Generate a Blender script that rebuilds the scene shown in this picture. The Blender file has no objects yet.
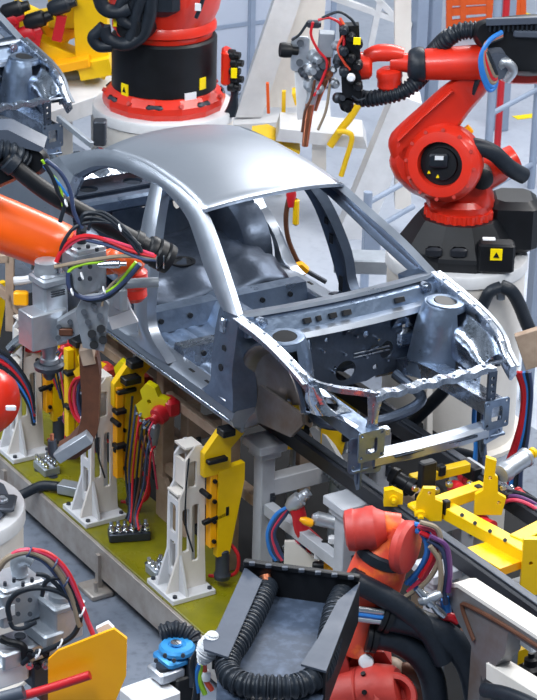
import bpy, bmesh, math, random
from mathutils import Vector as V, Matrix
random.seed(7)
col = bpy.context.scene.collection
pi = math.pi
sin, cos = math.sin, math.cos

# ------------------------------------------------------------------ camera
CP = V((10.9446, -7.6051, 7.8077))
yaw, pitch, roll = 2.58097713, 0.41192706, 0.02561279
FPX = 2396.256
fw = V((cos(pitch)*cos(yaw), cos(pitch)*sin(yaw), -sin(pitch)))
_r = fw.cross(V((0, 0, 1))).normalized()
_u = _r.cross(fw)
rt = cos(roll)*_r + sin(roll)*_u
up = -sin(roll)*_r + cos(roll)*_u
HEAD = V((cos(yaw), sin(yaw), 0))          # horizontal viewing direction
SIDE = V((HEAD.y, -HEAD.x, 0))             # towards the right of the view

def P(px, py, x=None, y=None, z=None, d=None):
    """Point of the place seen at a pixel of the survey photograph, on a known plane."""
    r = fw + rt*((px-268.5)/FPX) + up*((350-py)/FPX)
    if d is not None: t = d
    elif x is not None: t = (x-CP.x)/r.x
    elif y is not None: t = (y-CP.y)/r.y
    else: t = (z-CP.z)/r.z
    return CP + r*t

def PV(base, px, py, o=0.0):
    """Same on an upright plane through base, facing the viewer, moved o metres nearer."""
    r = fw + rt*((px-268.5)/FPX) + up*((350-py)/FPX)
    t = ((V(base)-HEAD*o-CP).dot(HEAD))/r.dot(HEAD)
    return CP + r*t

cam = bpy.data.cameras.new('camera')
co = bpy.data.objects.new('camera', cam); col.objects.link(co)
cam.sensor_fit = 'VERTICAL'; cam.sensor_height = 36
cam.lens = FPX/700*36
cam.clip_end = 200
m3 = Matrix((rt, up, -fw)).transposed()
co.matrix_world = Matrix.Translation(CP) @ m3.to_4x4()
cam.dof.use_dof = True; cam.dof.focus_distance = 14.2; cam.dof.aperture_fstop = 8.0
bpy.context.scene.camera = co

# --------------------------------------------------------------- materials
def lin(c):
    return tuple((v/255/12.92 if v/255 <= .04045 else ((v/255+.055)/1.055)**2.4) for v in c)
MATS = {}
def mat(name, c, c2=None, metal=0.0, rough=.5, ns=6.0, amt=.5, bump=0.0, bs=40.0, rvar=0.0, coat=0.0, emit=None, thr=(.35, .7)):
    m = bpy.data.materials.new(name); m.use_nodes = True
    nt = m.node_tree; b = nt.nodes['Principled BSDF']
    c = lin(c); c2 = lin(c2) if c2 else tuple(x*.72 for x in c)
    tc = nt.nodes.new('ShaderNodeTexCoord')
    n = nt.nodes.new('ShaderNodeTexNoise'); n.inputs['Scale'].default_value = ns
    n.inputs['Detail'].default_value = 5; n.inputs['Roughness'].default_value = .6
    nt.links.new(tc.outputs['Object'], n.inputs['Vector'])
    r = nt.nodes.new('ShaderNodeValToRGB')
    r.color_ramp.elements[0].position = thr[0]; r.color_ramp.elements[1].position = thr[1]
    r.color_ramp.elements[0].color = (*c, 1)
    r.color_ramp.elements[1].color = (*[a*(1-amt)+bb*amt for a, bb in zip(c, c2)], 1)
    nt.links.new(n.outputs['Fac'], r.inputs['Fac'])
    nt.links.new(r.outputs['Color'], b.inputs['Base Color'])
    b.inputs['Metallic'].default_value = metal
    b.inputs['Roughness'].default_value = rough
    if max(c) < .05: b.inputs['Specular IOR Level'].default_value = .28
    if coat: b.inputs['Coat Weight'].default_value = coat; b.inputs['Coat Roughness'].default_value = .1
    if rvar:
        mr = nt.nodes.new('ShaderNodeMapRange')
        mr.inputs['From Min'].default_value = .3; mr.inputs['From Max'].default_value = .7
        mr.inputs['To Min'].default_value = max(.03, rough-rvar); mr.inputs['To Max'].default_value = min(1, rough+rvar)
        nt.links.new(n.outputs['Fac'], mr.inputs['Value']); nt.links.new(mr.outputs['Result'], b.inputs['Roughness'])
    if bump:
        n2 = nt.nodes.new('ShaderNodeTexNoise'); n2.inputs['Scale'].default_value = bs; n2.inputs['Detail'].default_value = 3
        nt.links.new(tc.outputs['Object'], n2.inputs['Vector'])
        bp = nt.nodes.new('ShaderNodeBump'); bp.inputs['Strength'].default_value = bump; bp.inputs['Distance'].default_value = .02
        nt.links.new(n2.outputs['Fac'], bp.inputs['Height']); nt.links.new(bp.outputs['Normal'], b.inputs['Normal'])
    if emit:
        b.inputs['Emission Color'].default_value = (*lin(emit), 1); b.inputs['Emission Strength'].default_value = 1.0
    MATS[name] = m
    return m

M = {}
M['roof'] = mat('roof_sheet', (186, 193, 204), (174, 182, 194), metal=.88, rough=.36, ns=2, rvar=.03)
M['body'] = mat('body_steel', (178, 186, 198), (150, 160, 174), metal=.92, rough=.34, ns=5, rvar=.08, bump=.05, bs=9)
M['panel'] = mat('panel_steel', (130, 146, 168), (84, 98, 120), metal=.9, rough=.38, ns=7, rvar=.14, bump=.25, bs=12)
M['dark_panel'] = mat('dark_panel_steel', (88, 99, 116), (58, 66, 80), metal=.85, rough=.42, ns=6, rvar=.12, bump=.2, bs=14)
M['zinc'] = mat('bright_zinc_steel', (196, 205, 218), (116, 126, 142), metal=1, rough=.28, ns=14, amt=.9, rvar=.14, bump=.14, bs=12)
M['liner'] = mat('wheel_liner_steel', (128, 126, 128), (104, 88, 72), metal=.8, rough=.42, ns=4, rvar=.1, bump=.15, bs=8, amt=.8)
M['foil'] = mat('crumpled_zinc', (212, 220, 232), (140, 150, 166), metal=1, rough=.18, ns=9, rvar=.12, bump=.35, bs=9)
M['red'] = mat('robot_red', (214, 44, 22), (186, 32, 18), rough=.38, ns=5, rvar=.1, coat=.25)
M['dark_red'] = mat('worn_red', (186, 58, 50), (150, 40, 40), rough=.5, ns=9, bump=.1, bs=20)
M['orange'] = mat('robot_orange', (250, 98, 6), (240, 80, 8), rough=.35, ns=4, coat=.3)
M['worn_orange'] = mat('worn_orange', (220, 78, 54), (244, 120, 48), rough=.42, ns=7, amt=.9, thr=(.56, .66))
M['black'] = mat('black_plastic', (18, 20, 24), (30, 33, 39), rough=.42, ns=8)
M['rubber'] = mat('black_rubber', (27, 33, 41), (40, 48, 59), rough=.42, ns=12, bump=.1, bs=60)  # bluish sheen of the hoses is put into this base colour
M['charcoal'] = mat('charcoal_sheet', (70, 78, 92), (56, 63, 76), rough=.45, ns=5, rvar=.1)
M['tray'] = mat('scuffed_tray', (50, 62, 80), (86, 100, 124), rough=.5, ns=16, amt=.7, thr=(.45, .75))
M['yellow'] = mat('yellow_paint', (238, 196, 0), (216, 170, 2), rough=.42, ns=6, bump=.05)
M['amber'] = mat('amber_paint', (255, 180, 4), (246, 162, 6), rough=.4, ns=6)
M['lime'] = mat('lime_plastic', (226, 214, 10), (200, 186, 10), rough=.45, ns=6)
M['white'] = mat('white_paint', (212, 214, 218), (188, 190, 194), rough=.45, ns=6, amt=.6)
M['deck_shade'] = mat('shade_dark_deck', (20, 22, 26), (32, 34, 38), rough=.75, ns=5)  # near-black colour stands in for the shade under car and rails
M['shaded_white'] = mat('shaded_white_paint', (176, 180, 188), (146, 150, 158), rough=.5, ns=6, amt=.6)  # trestle white greyed, the shade they stand in put into the colour
M['cream'] = mat('cream_paint', (222, 218, 212), (202, 196, 190), rough=.5, ns=4, amt=.6)
M['beige'] = mat('beige_paint', (176, 156, 138), (142, 120, 102), rough=.5, ns=7, amt=.8)
M['grey'] = mat('grey_metal', (160, 168, 178), (128, 136, 146), metal=.5, rough=.42, ns=9, bump=.06, bs=30)
M['alu'] = mat('cast_aluminium', (190, 196, 204), (150, 158, 168), metal=.75, rough=.4, ns=9, bump=.1, bs=30)
M['chrome'] = mat('bright_fitting', (220, 224, 230), metal=1, rough=.2, ns=10)
M['dark_metal'] = mat('dark_steel', (70, 76, 86), (46, 50, 58), metal=.6, rough=.45, ns=10)
M['rail'] = mat('black_rail_paint', (30, 33, 40), (46, 50, 58), rough=.42, ns=6, rvar=.08)
M['brown'] = mat('brown_electrode_arm', (104, 66, 48), (66, 44, 36), metal=.3, rough=.5, ns=12, bump=.1)
M['copper'] = mat('copper', (206, 130, 96), (160, 92, 66), metal=.9, rough=.35, ns=12)
M['c_red'] = mat('red_cable', (196, 28, 40), rough=.4)
M['c_pink'] = mat('pink_cable', (206, 60, 90), rough=.4)
M['c_blue'] = mat('blue_cable', (44, 120, 200), rough=.4)
M['c_navy'] = mat('navy_cable', (52, 66, 100), rough=.45)
M['c_grey'] = mat('khaki_hose', (142, 128, 110), rough=.5)
M['c_green'] = mat('green_yellow_cable', (150, 200, 40), rough=.4)
M['sign_yellow'] = mat('warning_yellow', (255, 226, 0), rough=.4, amt=0)
M['sign_white'] = mat('label_white', (226, 230, 236), rough=.4, amt=.2)
M['blue'] = mat('blue_anodised', (58, 150, 214), (34, 110, 180), metal=.3, rough=.35, ns=8)
M['orange_frame'] = mat('orange_rack_paint', (232, 92, 20), rough=.5)
M['purple'] = mat('purple_cable', (96, 52, 110), rough=.45)
M['plat'] = mat('olive_platform_paint', (128, 124, 16), (92, 92, 12), rough=.32, ns=3, rvar=.12, amt=.9)
M['plat_side'] = mat('galvanised_beam', (176, 172, 168), (140, 126, 116), metal=.35, rough=.45, ns=6, amt=.8)
M['foam'] = mat('pale_fabric_wrap', (206, 210, 216), (170, 174, 182), rough=.8, ns=18, bump=.6, bs=30)
M['acrylic'] = mat('pale_blue_panel', (180, 189, 206), (166, 176, 194), rough=.4, ns=2, amt=.4)
M['post'] = mat('grey_fence_paint', (140, 154, 176), rough=.45, ns=4)

M['bracket_steel'] = mat('bracket_steel', (120, 124, 130), (104, 90, 82), metal=.4, rough=.42, ns=4, amt=.9, rvar=.1)

def concrete(name, a, b_, c_, rough):
    m = bpy.data.materials.new(name); m.use_nodes = True; nt = m.node_tree; b = nt.nodes['Principled BSDF']
    tc = nt.nodes.new('ShaderNodeTexCoord')
    n1 = nt.nodes.new('ShaderNodeTexNoise'); n1.inputs['Scale'].default_value = 1.3; n1.inputs['Detail'].default_value = 8
    n2 = nt.nodes.new('ShaderNodeTexNoise'); n2.inputs['Scale'].default_value = 14; n2.inputs['Detail'].default_value = 6
    mx = nt.nodes.new('ShaderNodeMix'); mx.data_type = 'RGBA'
    r1 = nt.nodes.new('ShaderNodeValToRGB')
    r1.color_ramp.elements[0].color = (*lin(a), 1); r1.color_ramp.elements[1].color = (*lin(b_), 1)
    r1.color_ramp.elements[0].position = .35; r1.color_ramp.elements[1].position = .68
    r2 = nt.nodes.new('ShaderNodeValToRGB')
    r2.color_ramp.elements[0].color = (1, 1, 1, 1); r2.color_ramp.elements[1].color = (*lin(c_), 1)
    r2.color_ramp.elements[0].position = .5; r2.color_ramp.elements[1].position = .75
    mx.blend_type = 'MULTIPLY'; mx.inputs[0].default_value = .8
    for n, r in ((n1, r1), (n2, r2)):
        nt.links.new(tc.outputs['Object'], n.inputs['Vector']); nt.links.new(n.outputs['Fac'], r.inputs['Fac'])
    nt.links.new(r1.outputs['Color'], mx.inputs[6]); nt.links.new(r2.outputs['Color'], mx.inputs[7])
    nt.links.new(mx.outputs[2], b.inputs['Base Color']); b.inputs['Roughness'].default_value = rough
    return m
M['floor'] = concrete('floor_concrete', (130, 139, 154), (90, 100, 116), (190, 190, 196), .5)
M['hall_floor'] = concrete('hall_floor_coating', (176, 184, 198), (160, 169, 184), (236, 236, 240), .45)

# ------------------------------------------------------------------ helpers
def catmull(pts, n):
    pts = [V(p) for p in pts]
    if len(pts) < 3:
        return [pts[0].lerp(pts[-1], i/(n-1)) for i in range(n)]
    q = [pts[0]*2-pts[1]] + pts + [pts[-1]*2-pts[-2]]
    dense = []
    for i in range(1, len(q)-2):
        p0, p1, p2, p3 = q[i-1:i+3]
        for k in range(12):
            t = k/12
            dense.append(.5*((2*p1)+(p2-p0)*t+(2*p0-5*p1+4*p2-p3)*t*t+(3*p1-p0-3*p2+p3)*t**3))
    dense.append(pts[-1])
    return resample(dense, n)
def resample(pts, n):
    pts = [V(p) for p in pts]
    L = [0]
    for a, b in zip(pts, pts[1:]): L.append(L[-1]+(b-a).length)
    out = []; j = 0
    for i in range(n):
        s = L[-1]*i/(n-1)
        while j < len(L)-2 and L[j+1] < s: j += 1
        d = L[j+1]-L[j]
        out.append(pts[j].lerp(pts[j+1], 0 if d < 1e-9 else (s-L[j])/d))
    return out
def circ(cx, cy, rx, ry=None, n=16):
    ry = ry or rx
    return [(cx+rx*cos(2*pi*i/n), cy+ry*sin(2*pi*i/n)) for i in range(n)]
def rrect(x0, y0, x1, y1, r, n=4):
    out = []
    for cx, cy, a in ((x1-r, y1-r, 0), (x0+r, y1-r, 90), (x0+r, y0+r, 180), (x1-r, y0+r, 270)):
        for k in range(n+1):
            t = math.radians(a+90*k/n); out.append((cx+r*cos(t), cy+r*sin(t)))
    return out
BASE = {}
def basis(d):
    d = V(d).normalized()
    a = V((0, 0, 1)) if abs(d.z) < .9 else V((1, 0, 0))
    s = d.cross(a).normalized()
    return d, s, s.cross(d)

class MB:
    def __init__(self): self.bm = bmesh.new()
    def _f(self, vs):
        try: return self.bm.faces.new(vs)
        except ValueError: return None
    def loft(self, rings, closed=True, cap=True):
        vr = [[self.bm.verts.new(p) for p in r] for r in rings]
        n = len(vr[0])
        for a, b in zip(vr, vr[1:]):
            for i in range(n if closed else n-1):
                j = (i+1) % n
                self._f((a[i], a[j], b[j], b[i]))
        if cap and closed:
            self._f(vr[0][::-1]); self._f(vr[-1])
        return self
    def box(self, c, s, R=None, bev=0.0):
        """box centred on c with full sizes s; R = (ux,uy,uz) axes"""
        c = V(c); ax = [V(a) for a in R] if R else [V((1, 0, 0)), V((0, 1, 0)), V((0, 0, 1))]
        h = [v/2 for v in s]
        if bev <= 0: 
            rings = []
            for k in (-1, 1):
                rings.append([c+ax[0]*h[0]*i+ax[1]*h[1]*j+ax[2]*h[2]*k for i, j in ((-1, -1), (1, -1), (1, 1), (-1, 1))])
            return self.loft(rings)
        b = min(bev, min(h)*.9)
        def ring(w, k):
            x, y = h[0]-w, h[1]-w
            o = [(-x+b, -y), (x-b, -y), (x, -y+b), (x, y-b), (x-b, y), (-x+b, y), (-x, y-b), (-x, -y+b)]
            return [c+ax[0]*i+ax[1]*j+ax[2]*k for i, j in o]
        return self.loft([ring(b, -h[2]), ring(0, -h[2]+b), ring(0, h[2]-b), ring(b, h[2])])
    def beam(self, a, b, w, h, u=(0, 0, 1), bev=0.004):
        """bar from a to b, w wide across, h high along u"""
        a, b = V(a), V(b); d = (b-a).normalized(); u = V(u)
        s = d.cross(u)
        if s.length < 1e-4: s = d.cross(V((1, 0, 0)))
        s.normalize(); u2 = s.cross(d)
        return self.box((a+b)/2, ((b-a).length, w, h), (d, s, u2), bev)
    def cyl(self, a, b, r, r2=None, n=20, bev=0.0):
        a, b = V(a), V(b); r2 = r if r2 is None else r2
        d, s, t = basis(b-a)
        def ring(c, q): return [c+(s*cos(2*pi*i/n)+t*sin(2*pi*i/n))*q for i in range(n)]
        if bev: rs = [ring(a, r-bev), ring(a+d*bev, r), ring(b-d*bev, r2), ring(b, r2-bev)]
        else: rs = [ring(a, r), ring(b, r2)]
        return self.loft(rs)
    def lathe(self, o, axis, prof, n=32, closed_ends=True, a0=0, a1=2*pi):
        """prof: list of (distance along axis, radius)"""
        o = V(o); d, s, t = basis(axis)
        full = abs(a1-a0-2*pi) < 1e-4
        m = n if full else n+1
        rs = [[o+d*h+(s*cos(a0+(a1-a0)*i/n)+t*sin(a0+(a1-a0)*i/n))*max(q, .0005) for i in range(m)] for h, q in prof]
        return self.loft(rs, closed=full, cap=closed_ends and full)
    def tube(self, pts, r, n=10, seg=None, smooth=True, flat=1.0, radii=None):
        pts = [V(p) for p in pts]
        if smooth and len(pts) > 2:
            seg = seg or max(10, len(pts)*7); pts = catmull(pts, seg)
        T = [(pts[min(i+1, len(pts)-1)]-pts[max(i-1, 0)]).normalized() for i in range(len(pts))]
        d, s, t = basis(T[0]); rings = []
        for i, p in enumerate(pts):
            s = (s-T[i]*s.dot(T[i])).normalized(); t = T[i].cross(s)
            q = radii(i/(len(pts)-1), i) if radii else r
            rings.append([p+(s*cos(2*pi*k/n)+t*sin(2*pi*k/n)*flat)*q for k in range(n)])
        return self.loft(rings)
    def corr(self, pts, r, pitch=.02, amp=.004, n=14):
        d = catmull(pts, 60); L = sum((b-a).length for a, b in zip(d, d[1:]))
        k = max(8, int(L/pitch)*4); d = catmull(pts, k)
        return self.tube(d, r, n=n, smooth=False, radii=lambda t, i: r+(amp if (i//2) % 2 else -amp))
    def sphere(self, c, r, n=20, m=12, sc=(1, 1, 1)):
        c = V(c); rings = []
        for j in range(m+1):
            a = pi*j/m
            rings.append([c+V((max(sin(a), .002)*cos(2*pi*i/n)*r*sc[0], max(sin(a), .002)*sin(2*pi*i/n)*r*sc[1], -cos(a)*r*sc[2])) for i in range(n)])
        return self.loft(rings)
    def torus(self, c, axis, R, r, n=28, m=8):
        c = V(c); d, s, t = basis(axis); rings = []
        for i in range(n+1):
            a = 2*pi*i/n; e = s*cos(a)+t*sin(a)
            rings.append([c+e*(R+r*cos(2*pi*k/m))+d*r*sin(2*pi*k/m) for k in range(m)])
        return self.loft(rings, cap=False)
    def plate(self, outer, holes, O, U, W, t):
        """flat plate: outline and holes in (u,w) metres, at O along U and W, t thick along UxW"""
        O, U, W = V(O), V(U), V(W); N = U.cross(W).normalized()
        es = []
        for loop in [outer]+list(holes):
            vs = [self.bm.verts.new(O+U*a+W*b) for a, b in loop]
            for i in range(len(vs)): es.append(self.bm.edges.new((vs[i], vs[(i+1) % len(vs)])))
        g = bmesh.ops.triangle_fill(self.bm, use_beauty=True, edges=es)
        fs = [f for f in g['geom'] if isinstance(f, bmesh.types.BMFace)]
        e = bmesh.ops.extrude_face_region(self.bm, geom=fs)
        vs = [v for v in e['geom'] if isinstance(v, bmesh.types.BMVert)]
        bmesh.ops.translate(self.bm, verts=vs, vec=N*t)
        return self
    def prism(self, poly3, vec):
        a = [V(p) for p in poly3]; vec = V(vec)
        return self.loft([a, [p+vec for p in a]])
    def grid(self, rows):
        return self.loft([[V(p) for p in r] for r in rows], closed=False, cap=False)
    def band(self, O, I, depth, bulge, n=14, K=6, s=-1, sm=True):
        f = catmull if sm else resample
        O = f(O, n); I = f(I, n); rings = []
        for i in range(n):
            a, b = O[i], I[i]
            T = (O[min(i+1, n-1)]+I[min(i+1, n-1)]-O[max(i-1, 0)]-I[max(i-1, 0)]).normalized()
            N = T.cross(b-a).normalized()
            if N.dot(V((0, s, .35))) < 0: N = -N
            out = [a.lerp(b, k/(K-1))+N*bulge*sin(pi*k/(K-1)) for k in range(K)]
            rings.append(out+[p-N*depth for p in out[::-1]])
        return self.loft(rings)
    def build(self, name, material, parent=None, loc=None, solid=0.0, sharp=35, sub=0):
        bm = self.bm
        bmesh.ops.recalc_face_normals(bm, faces=bm.faces)
        base = V((0, 0, 0))
        if parent is not None: base = BASE[parent]
        elif loc is not None: base = V(loc)
        elif bm.verts:
            xs = [v.co for v in bm.verts]
            base = V((sum(v.x for v in xs)/len(xs), sum(v.y for v in xs)/len(xs), min(v.z for v in xs)))
        bmesh.ops.translate(bm, verts=bm.verts, vec=-base)
        me = bpy.data.meshes.new(name); 
        lim = math.radians(sharp)
        for f in bm.faces: f.smooth = True
        for e in bm.edges:
            if len(e.link_faces) == 2 and e.calc_face_angle(0) > lim: e.smooth = False
        bm.to_mesh(me); bm.free()
        me.materials.append(material)
        o = bpy.data.objects.new(name, me); col.objects.link(o)
        if parent is not None: o.parent = parent; BASE[o] = base
        else: o.location = base; BASE[o] = base
        if solid:
            md = o.modifiers.new('thickness', 'SOLIDIFY'); md.thickness = solid; md.offset = -1
        if sub:
            md = o.modifiers.new('smooth', 'SUBSURF'); md.levels = sub; md.render_levels = sub
        return o

def split(m, name, material, parent):
    """every loose piece of m becomes an object of its own"""
    bm = m.bm; bm.verts.index_update(); seen = set(); out = []
    for v0 in list(bm.verts):
        if v0 in seen: continue
        isl = [v0]; seen.add(v0)
        for v in isl:
            for e_ in v.link_edges:
                q = e_.other_vert(v)
                if q not in seen: seen.add(q); isl.append(q)
        k = MB(); mp = {v: k.bm.verts.new(v.co) for v in isl}
        for f in {f for v in isl for f in v.link_faces}: k._f([mp[v] for v in f.verts])
        out.append(k.build(name, material, parent))
    bm.free(); return out

def tag(o, label, cat, group=None, kind=None):
    o['label'] = label; o['category'] = cat
    if group: o['group'] = group
    if kind: o['kind'] = kind
    return o
def thing(name, label, cat, loc, group=None):
    o = bpy.data.objects.new(name, None); col.objects.link(o); o.location = loc
    o.empty_display_size = .2
    BASE[o] = V(loc); tag(o, label, cat, group); return o
def struct(o): o['kind'] = 'structure'; return o
def copy_tree(o, parent=None):
    c = o.copy(); col.objects.link(c)
    if parent is not None: c.parent = parent
    for ch in o.children: copy_tree(ch, c)
    return c
def clone(root, loc, label, rz=None, group=None):
    c = copy_tree(root); c.location = loc; c['label'] = label
    if rz is not None: c.rotation_euler = (0, 0, rz)
    if group: c['group'] = group
    return c
X, Y, Z = V((1, 0, 0)), V((0, 1, 0)), V((0, 0, 1))

# -------------------------------------------------------------- light, world
sc = bpy.context.scene
sc.view_settings.view_transform = 'Standard'; sc.view_settings.look = 'None'
sc.view_settings.gamma = 1; sc.view_settings.exposure = 0.0; sc.view_settings.use_curve_mapping = False
w = bpy.data.worlds.new('hall'); sc.world = w; w.use_nodes = True
nt = w.node_tree; bg = nt.nodes['Background']
tc = nt.nodes.new('ShaderNodeTexCoord'); sx = nt.nodes.new('ShaderNodeSeparateXYZ')
nt.links.new(tc.outputs['Generated'], sx.inputs[0])
rp = nt.nodes.new('ShaderNodeValToRGB'); e = rp.color_ramp.elements
e[0].position = .0; e[0].color = (.05, .06, .08, 1); e[1].position = 1; e[1].color = (.50, .58, .68, 1)
for ps, c in ((.3, (.09, .11, .15, 1)), (.5, (.26, .34, .44, 1)), (.62, (.60, .72, .86, 1)), (.75, (.38, .47, .57, 1))):
    k = e.new(ps); k.color = c
mm = nt.nodes.new('ShaderNodeMath'); mm.operation = 'MULTIPLY_ADD'; mm.inputs[1].default_value = .5; mm.inputs[2].default_value = .5
nt.links.new(sx.outputs[2], mm.inputs[0]); nt.links.new(mm.outputs[0], rp.inputs['Fac'])
wv = nt.nodes.new('ShaderNodeTexNoise'); wv.inputs['Scale'].default_value = 4.5; wv.inputs['Detail'].default_value = 3  # made-up bright and dark patches to vary the metal reflections
mp_ = nt.nodes.new('ShaderNodeMapping'); mp_.inputs['Scale'].default_value = (1, 2.2, 1.6)
nt.links.new(tc.outputs['Generated'], mp_.inputs['Vector']); nt.links.new(mp_.outputs['Vector'], wv.inputs['Vector'])
wr = nt.nodes.new('ShaderNodeMapRange'); wr.inputs['From Min'].default_value = .38; wr.inputs['From Max'].default_value = .64; wr.inputs['To Min'].default_value = .25; wr.inputs['To Max'].default_value = 1.75
nt.links.new(wv.outputs['Fac'], wr.inputs['Value'])
vm = nt.nodes.new('ShaderNodeVectorMath'); vm.operation = 'SCALE'
nt.links.new(rp.outputs['Color'], vm.inputs[0]); nt.links.new(wr.outputs['Result'], vm.inputs['Scale'])
nt.links.new(vm.outputs['Vector'], bg.inputs['Color']); bg.inputs['Strength'].default_value = .42
def area(loc, target, sx_, sy_, power, color=(1, 1, 1)):
    l = bpy.data.lights.new('hall_and_fill_lamp', 'AREA'); l.shape = 'RECTANGLE'; l.size = sx_; l.size_y = sy_; l.energy = power; l.color = color
    o = bpy.data.objects.new('hall_and_fill_lamp', l); col.objects.link(o); o.location = loc
    o.rotation_euler = (V(target)-V(loc)).to_track_quat('-Z', 'Y').to_euler()
area((-3, 7, 8.5), (-1.0, 0, 1.5), 10, 2.5, 1150, (1, .98, .96))
area((5, 2.5, 9.5), (0, 0, 1.5), 6, 2, 620, (1, .98, .95))
area((-5, -5, 9), (-2, -1, 1), 8, 1.5, 640, (.92, .96, 1))
area((2, -6, 9.5), (1, -2, 1), 6, 3, 1000, (.9, .95, 1))  # unseen fill added on the viewer's side to brighten the near robots
area((-9, 11, 9), (-9, 9, 0), 9, 9, 800, (.97, .98, 1))
# ------------------------------------------------------------------ setting
m = MB(); m.box((-6, -.95, -.1), (60, 7.7, .2)); struct(m.build('floor', M['floor'], loc=(0, 0, 0)))
m = MB(); m.box((-6, 22.9, -.1), (60, 40, .2)); struct(m.build('floor_hall', M['hall_floor'], loc=(0, 24, 0)))

# ------------------------------------------------------------------ car body
def ys(z):
    if z < 1.9: return .80
    if z < 2.23: return .80-.06*(z-1.9)/.33
    return .74-.21*(z-2.23)/.39
def S3(pts, s): return [V((x, s*ys(z), z)) for x, z in pts]
def make_car(label, loc_off=V((0, 0, 0)), front_only=False):
    R = thing('car_body', label, 'car body', V((-1.4, 0, 1.5)), 'bare car bodies on the line')
    ditch = [(-.358, 2.245), (-.62, 2.39), (-.9, 2.52), (-1.156, 2.625), (-1.35, 2.655), (-1.541, 2.672), (-1.996, 2.678), (-2.465, 2.628), (-2.93, 2.45)]
    dyy = [.731, .665, .585, .524, .508, .499, .495, .525, .62]
    inner = [(-.528, 2.224), (-.855, 2.356), (-1.082, 2.466), (-1.292, 2.554), (-1.609, 2.608), (-1.8, 2.607), (-2.185, 2.58), (-2.473, 2.515), (-2.66, 2.40)]
    # roof skin
    rows = []
    edge = catmull([V((x, y, z)) for (x, z), y in list(zip(ditch, dyy))[3:8]], 14)
    for i, e0 in enumerate(edge):
        t = i/13
        crown = .05+.015*sin(pi*t)
        rows.append([V((e0.x+.045*(1-t)*(1-k*k)-.05*t*(1-k*k), e0.y*k, e0.z+crown*(1-abs(k)**2.2))) for k in [q/9 for q in range(-9, 10)]])
    MB().grid(rows).build('roof_panel', M['roof'], R, solid=.012, sharp=60)
    f0, rr = rows[0], rows[-1]
    m = MB(); m.loft([[p+V((.012, 0, -.004)), p+V((.02, 0, -.016)), p+V((-.07, 0, -.05)), p+V((-.09, 0, -.02))] for p in f0])
    m.build('windscreen_header', M['dark_panel'], R)
    m = MB(); m.loft([[p+V((-.01, 0, -.005)), p+V((-.03, 0, -.03)), p+V((.06, 0, -.06)), p+V((.1, 0, -.02))] for p in rr])
    m.build('rear_header', M['panel'], R)
    for xx in (-1.75, -2.1):
        m = MB(); m.beam((xx, -.47, 2.655), (xx, .47, 2.655), .08, .02); m.build('roof_bow', M['dark_panel'], R)
    for s in (-1, 1):
        O = [V((x, s*y, z)) for (x, z), y in zip(ditch, dyy)]; I = S3(inner, s)
        MB().band(O, I, .05, .014, n=30, s=s).build('roof_rail', M['body'], R)
        # inner flange of the door opening
        I2 = [p+V((0, -s*.055, -.012)) for p in I]
        m = MB(); m.band([p+V((0, -s*.03, 0)) for p in I], [p+V((-.004, -s*.085, -.03)) for p in I], .012, .0, n=30, s=s)
        m.build('door_flange', M['dark_panel'], R)
        # B pillar
        L = S3([(-1.79, 2.61), (-1.65, 2.32), (-1.53, 1.885), (-1.46, 1.72), (-1.62, 1.655)], s)
        Rr = S3([(-1.645, 2.615), (-1.50, 2.368), (-1.395, 2.045), (-1.33, 1.80), (-1.09, 1.66)], s)
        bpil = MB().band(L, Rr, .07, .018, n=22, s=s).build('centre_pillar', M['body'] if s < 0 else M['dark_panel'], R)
        m = MB()
        for zz, hh in ((2.22, .05), (2.1, .07), (1.8, .11)):
            xx = -1.56+(2.32-zz)*.27
            m.box((xx, s*(ys(zz)-.085), zz), (.045, .012, hh), None, .008)
        split(m, 'pillar_slot', M['black'], bpil)
        # sill
        sec = [(-.805, 1.60), (-.79, 1.645), (-.745, 1.665), (-.66, 1.665), (-.64, 1.65), (-.64, 1.545), (-.70, 1.535), (-.72, 1.50), (-.735, 1.50), (-.74, 1.54), (-.79, 1.55)]
        m = MB(); m.loft([[V((x, -s*y, z)) for y, z in sec] for x in (-2.3, -1.8, -1.2, -.6, -.285)]); sill = m.build('sill', M['body'], R, sharp=25)
        m = MB()
        m.beam((-2.28, s*.807, 1.59), (-.30, s*.807, 1.59), .008, .018); 
        m.build('sill_seam', M['zinc'], sill)
        m = MB()
        for xx in (-.72, -.92, -1.25, -1.8):
            m.box((xx, s*.72, 1.666), (.06, .02, .006), None, .002)
        split(m, 'sill_slot', M['black'], sill)
        # hinge pillar
        L = S3([(-.56, 2.235), (-.565, 2.10), (-.545, 1.9), (-.56, 1.75), (-.66, 1.66)], s)
        Rr = S3([(-.345, 2.245), (-.325, 2.12), (-.30, 1.9), (-.285, 1.75), (-.285, 1.655)], s)
        hp = MB().band(L, Rr, .17, .008, n=18, s=s).build('hinge_pillar', M['panel'], R)
        m = MB()
        for zz in (2.02, 1.90): m.cyl((-.42, s*(ys(zz)+.004), zz), (-.42, s*(ys(zz)+.012), zz), .024, n=14)
        split(m, 'pillar_hole', M['black'], hp)
        m = MB(); m.box((-.40, s*.80, 1.70), (.09, .02, .012), None, .004); m.box((-.47, s*.765, 2.15), (.06, .03, .10), None, .01)
        split(m, 'hinge_pad', M['zinc'], hp)
        # quarter panel and rear door frame
        O = S3([(-2.93, 2.45), (-2.86, 2.25), (-2.75, 2.05), (-2.6, 2.02), (-2.42, 1.95), (-2.31, 1.8), (-2.27, 1.64)], s)
        I = S3([(-2.66, 2.41), (-2.63, 2.22), (-2.52, 2.02), (-2.38, 1.88), (-2.24, 1.76), (-2.12, 1.68), (-1.98, 1.655)], s)
        MB().band(O, I, .07, .012, n=22, s=s).build('rear_door_frame', M['body'], R)
        O = S3([(-2.93, 2.45), (-3.25, 2.28), (-3.6, 2.2), (-3.72, 2.0), (-3.7, 1.7)], s)
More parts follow.
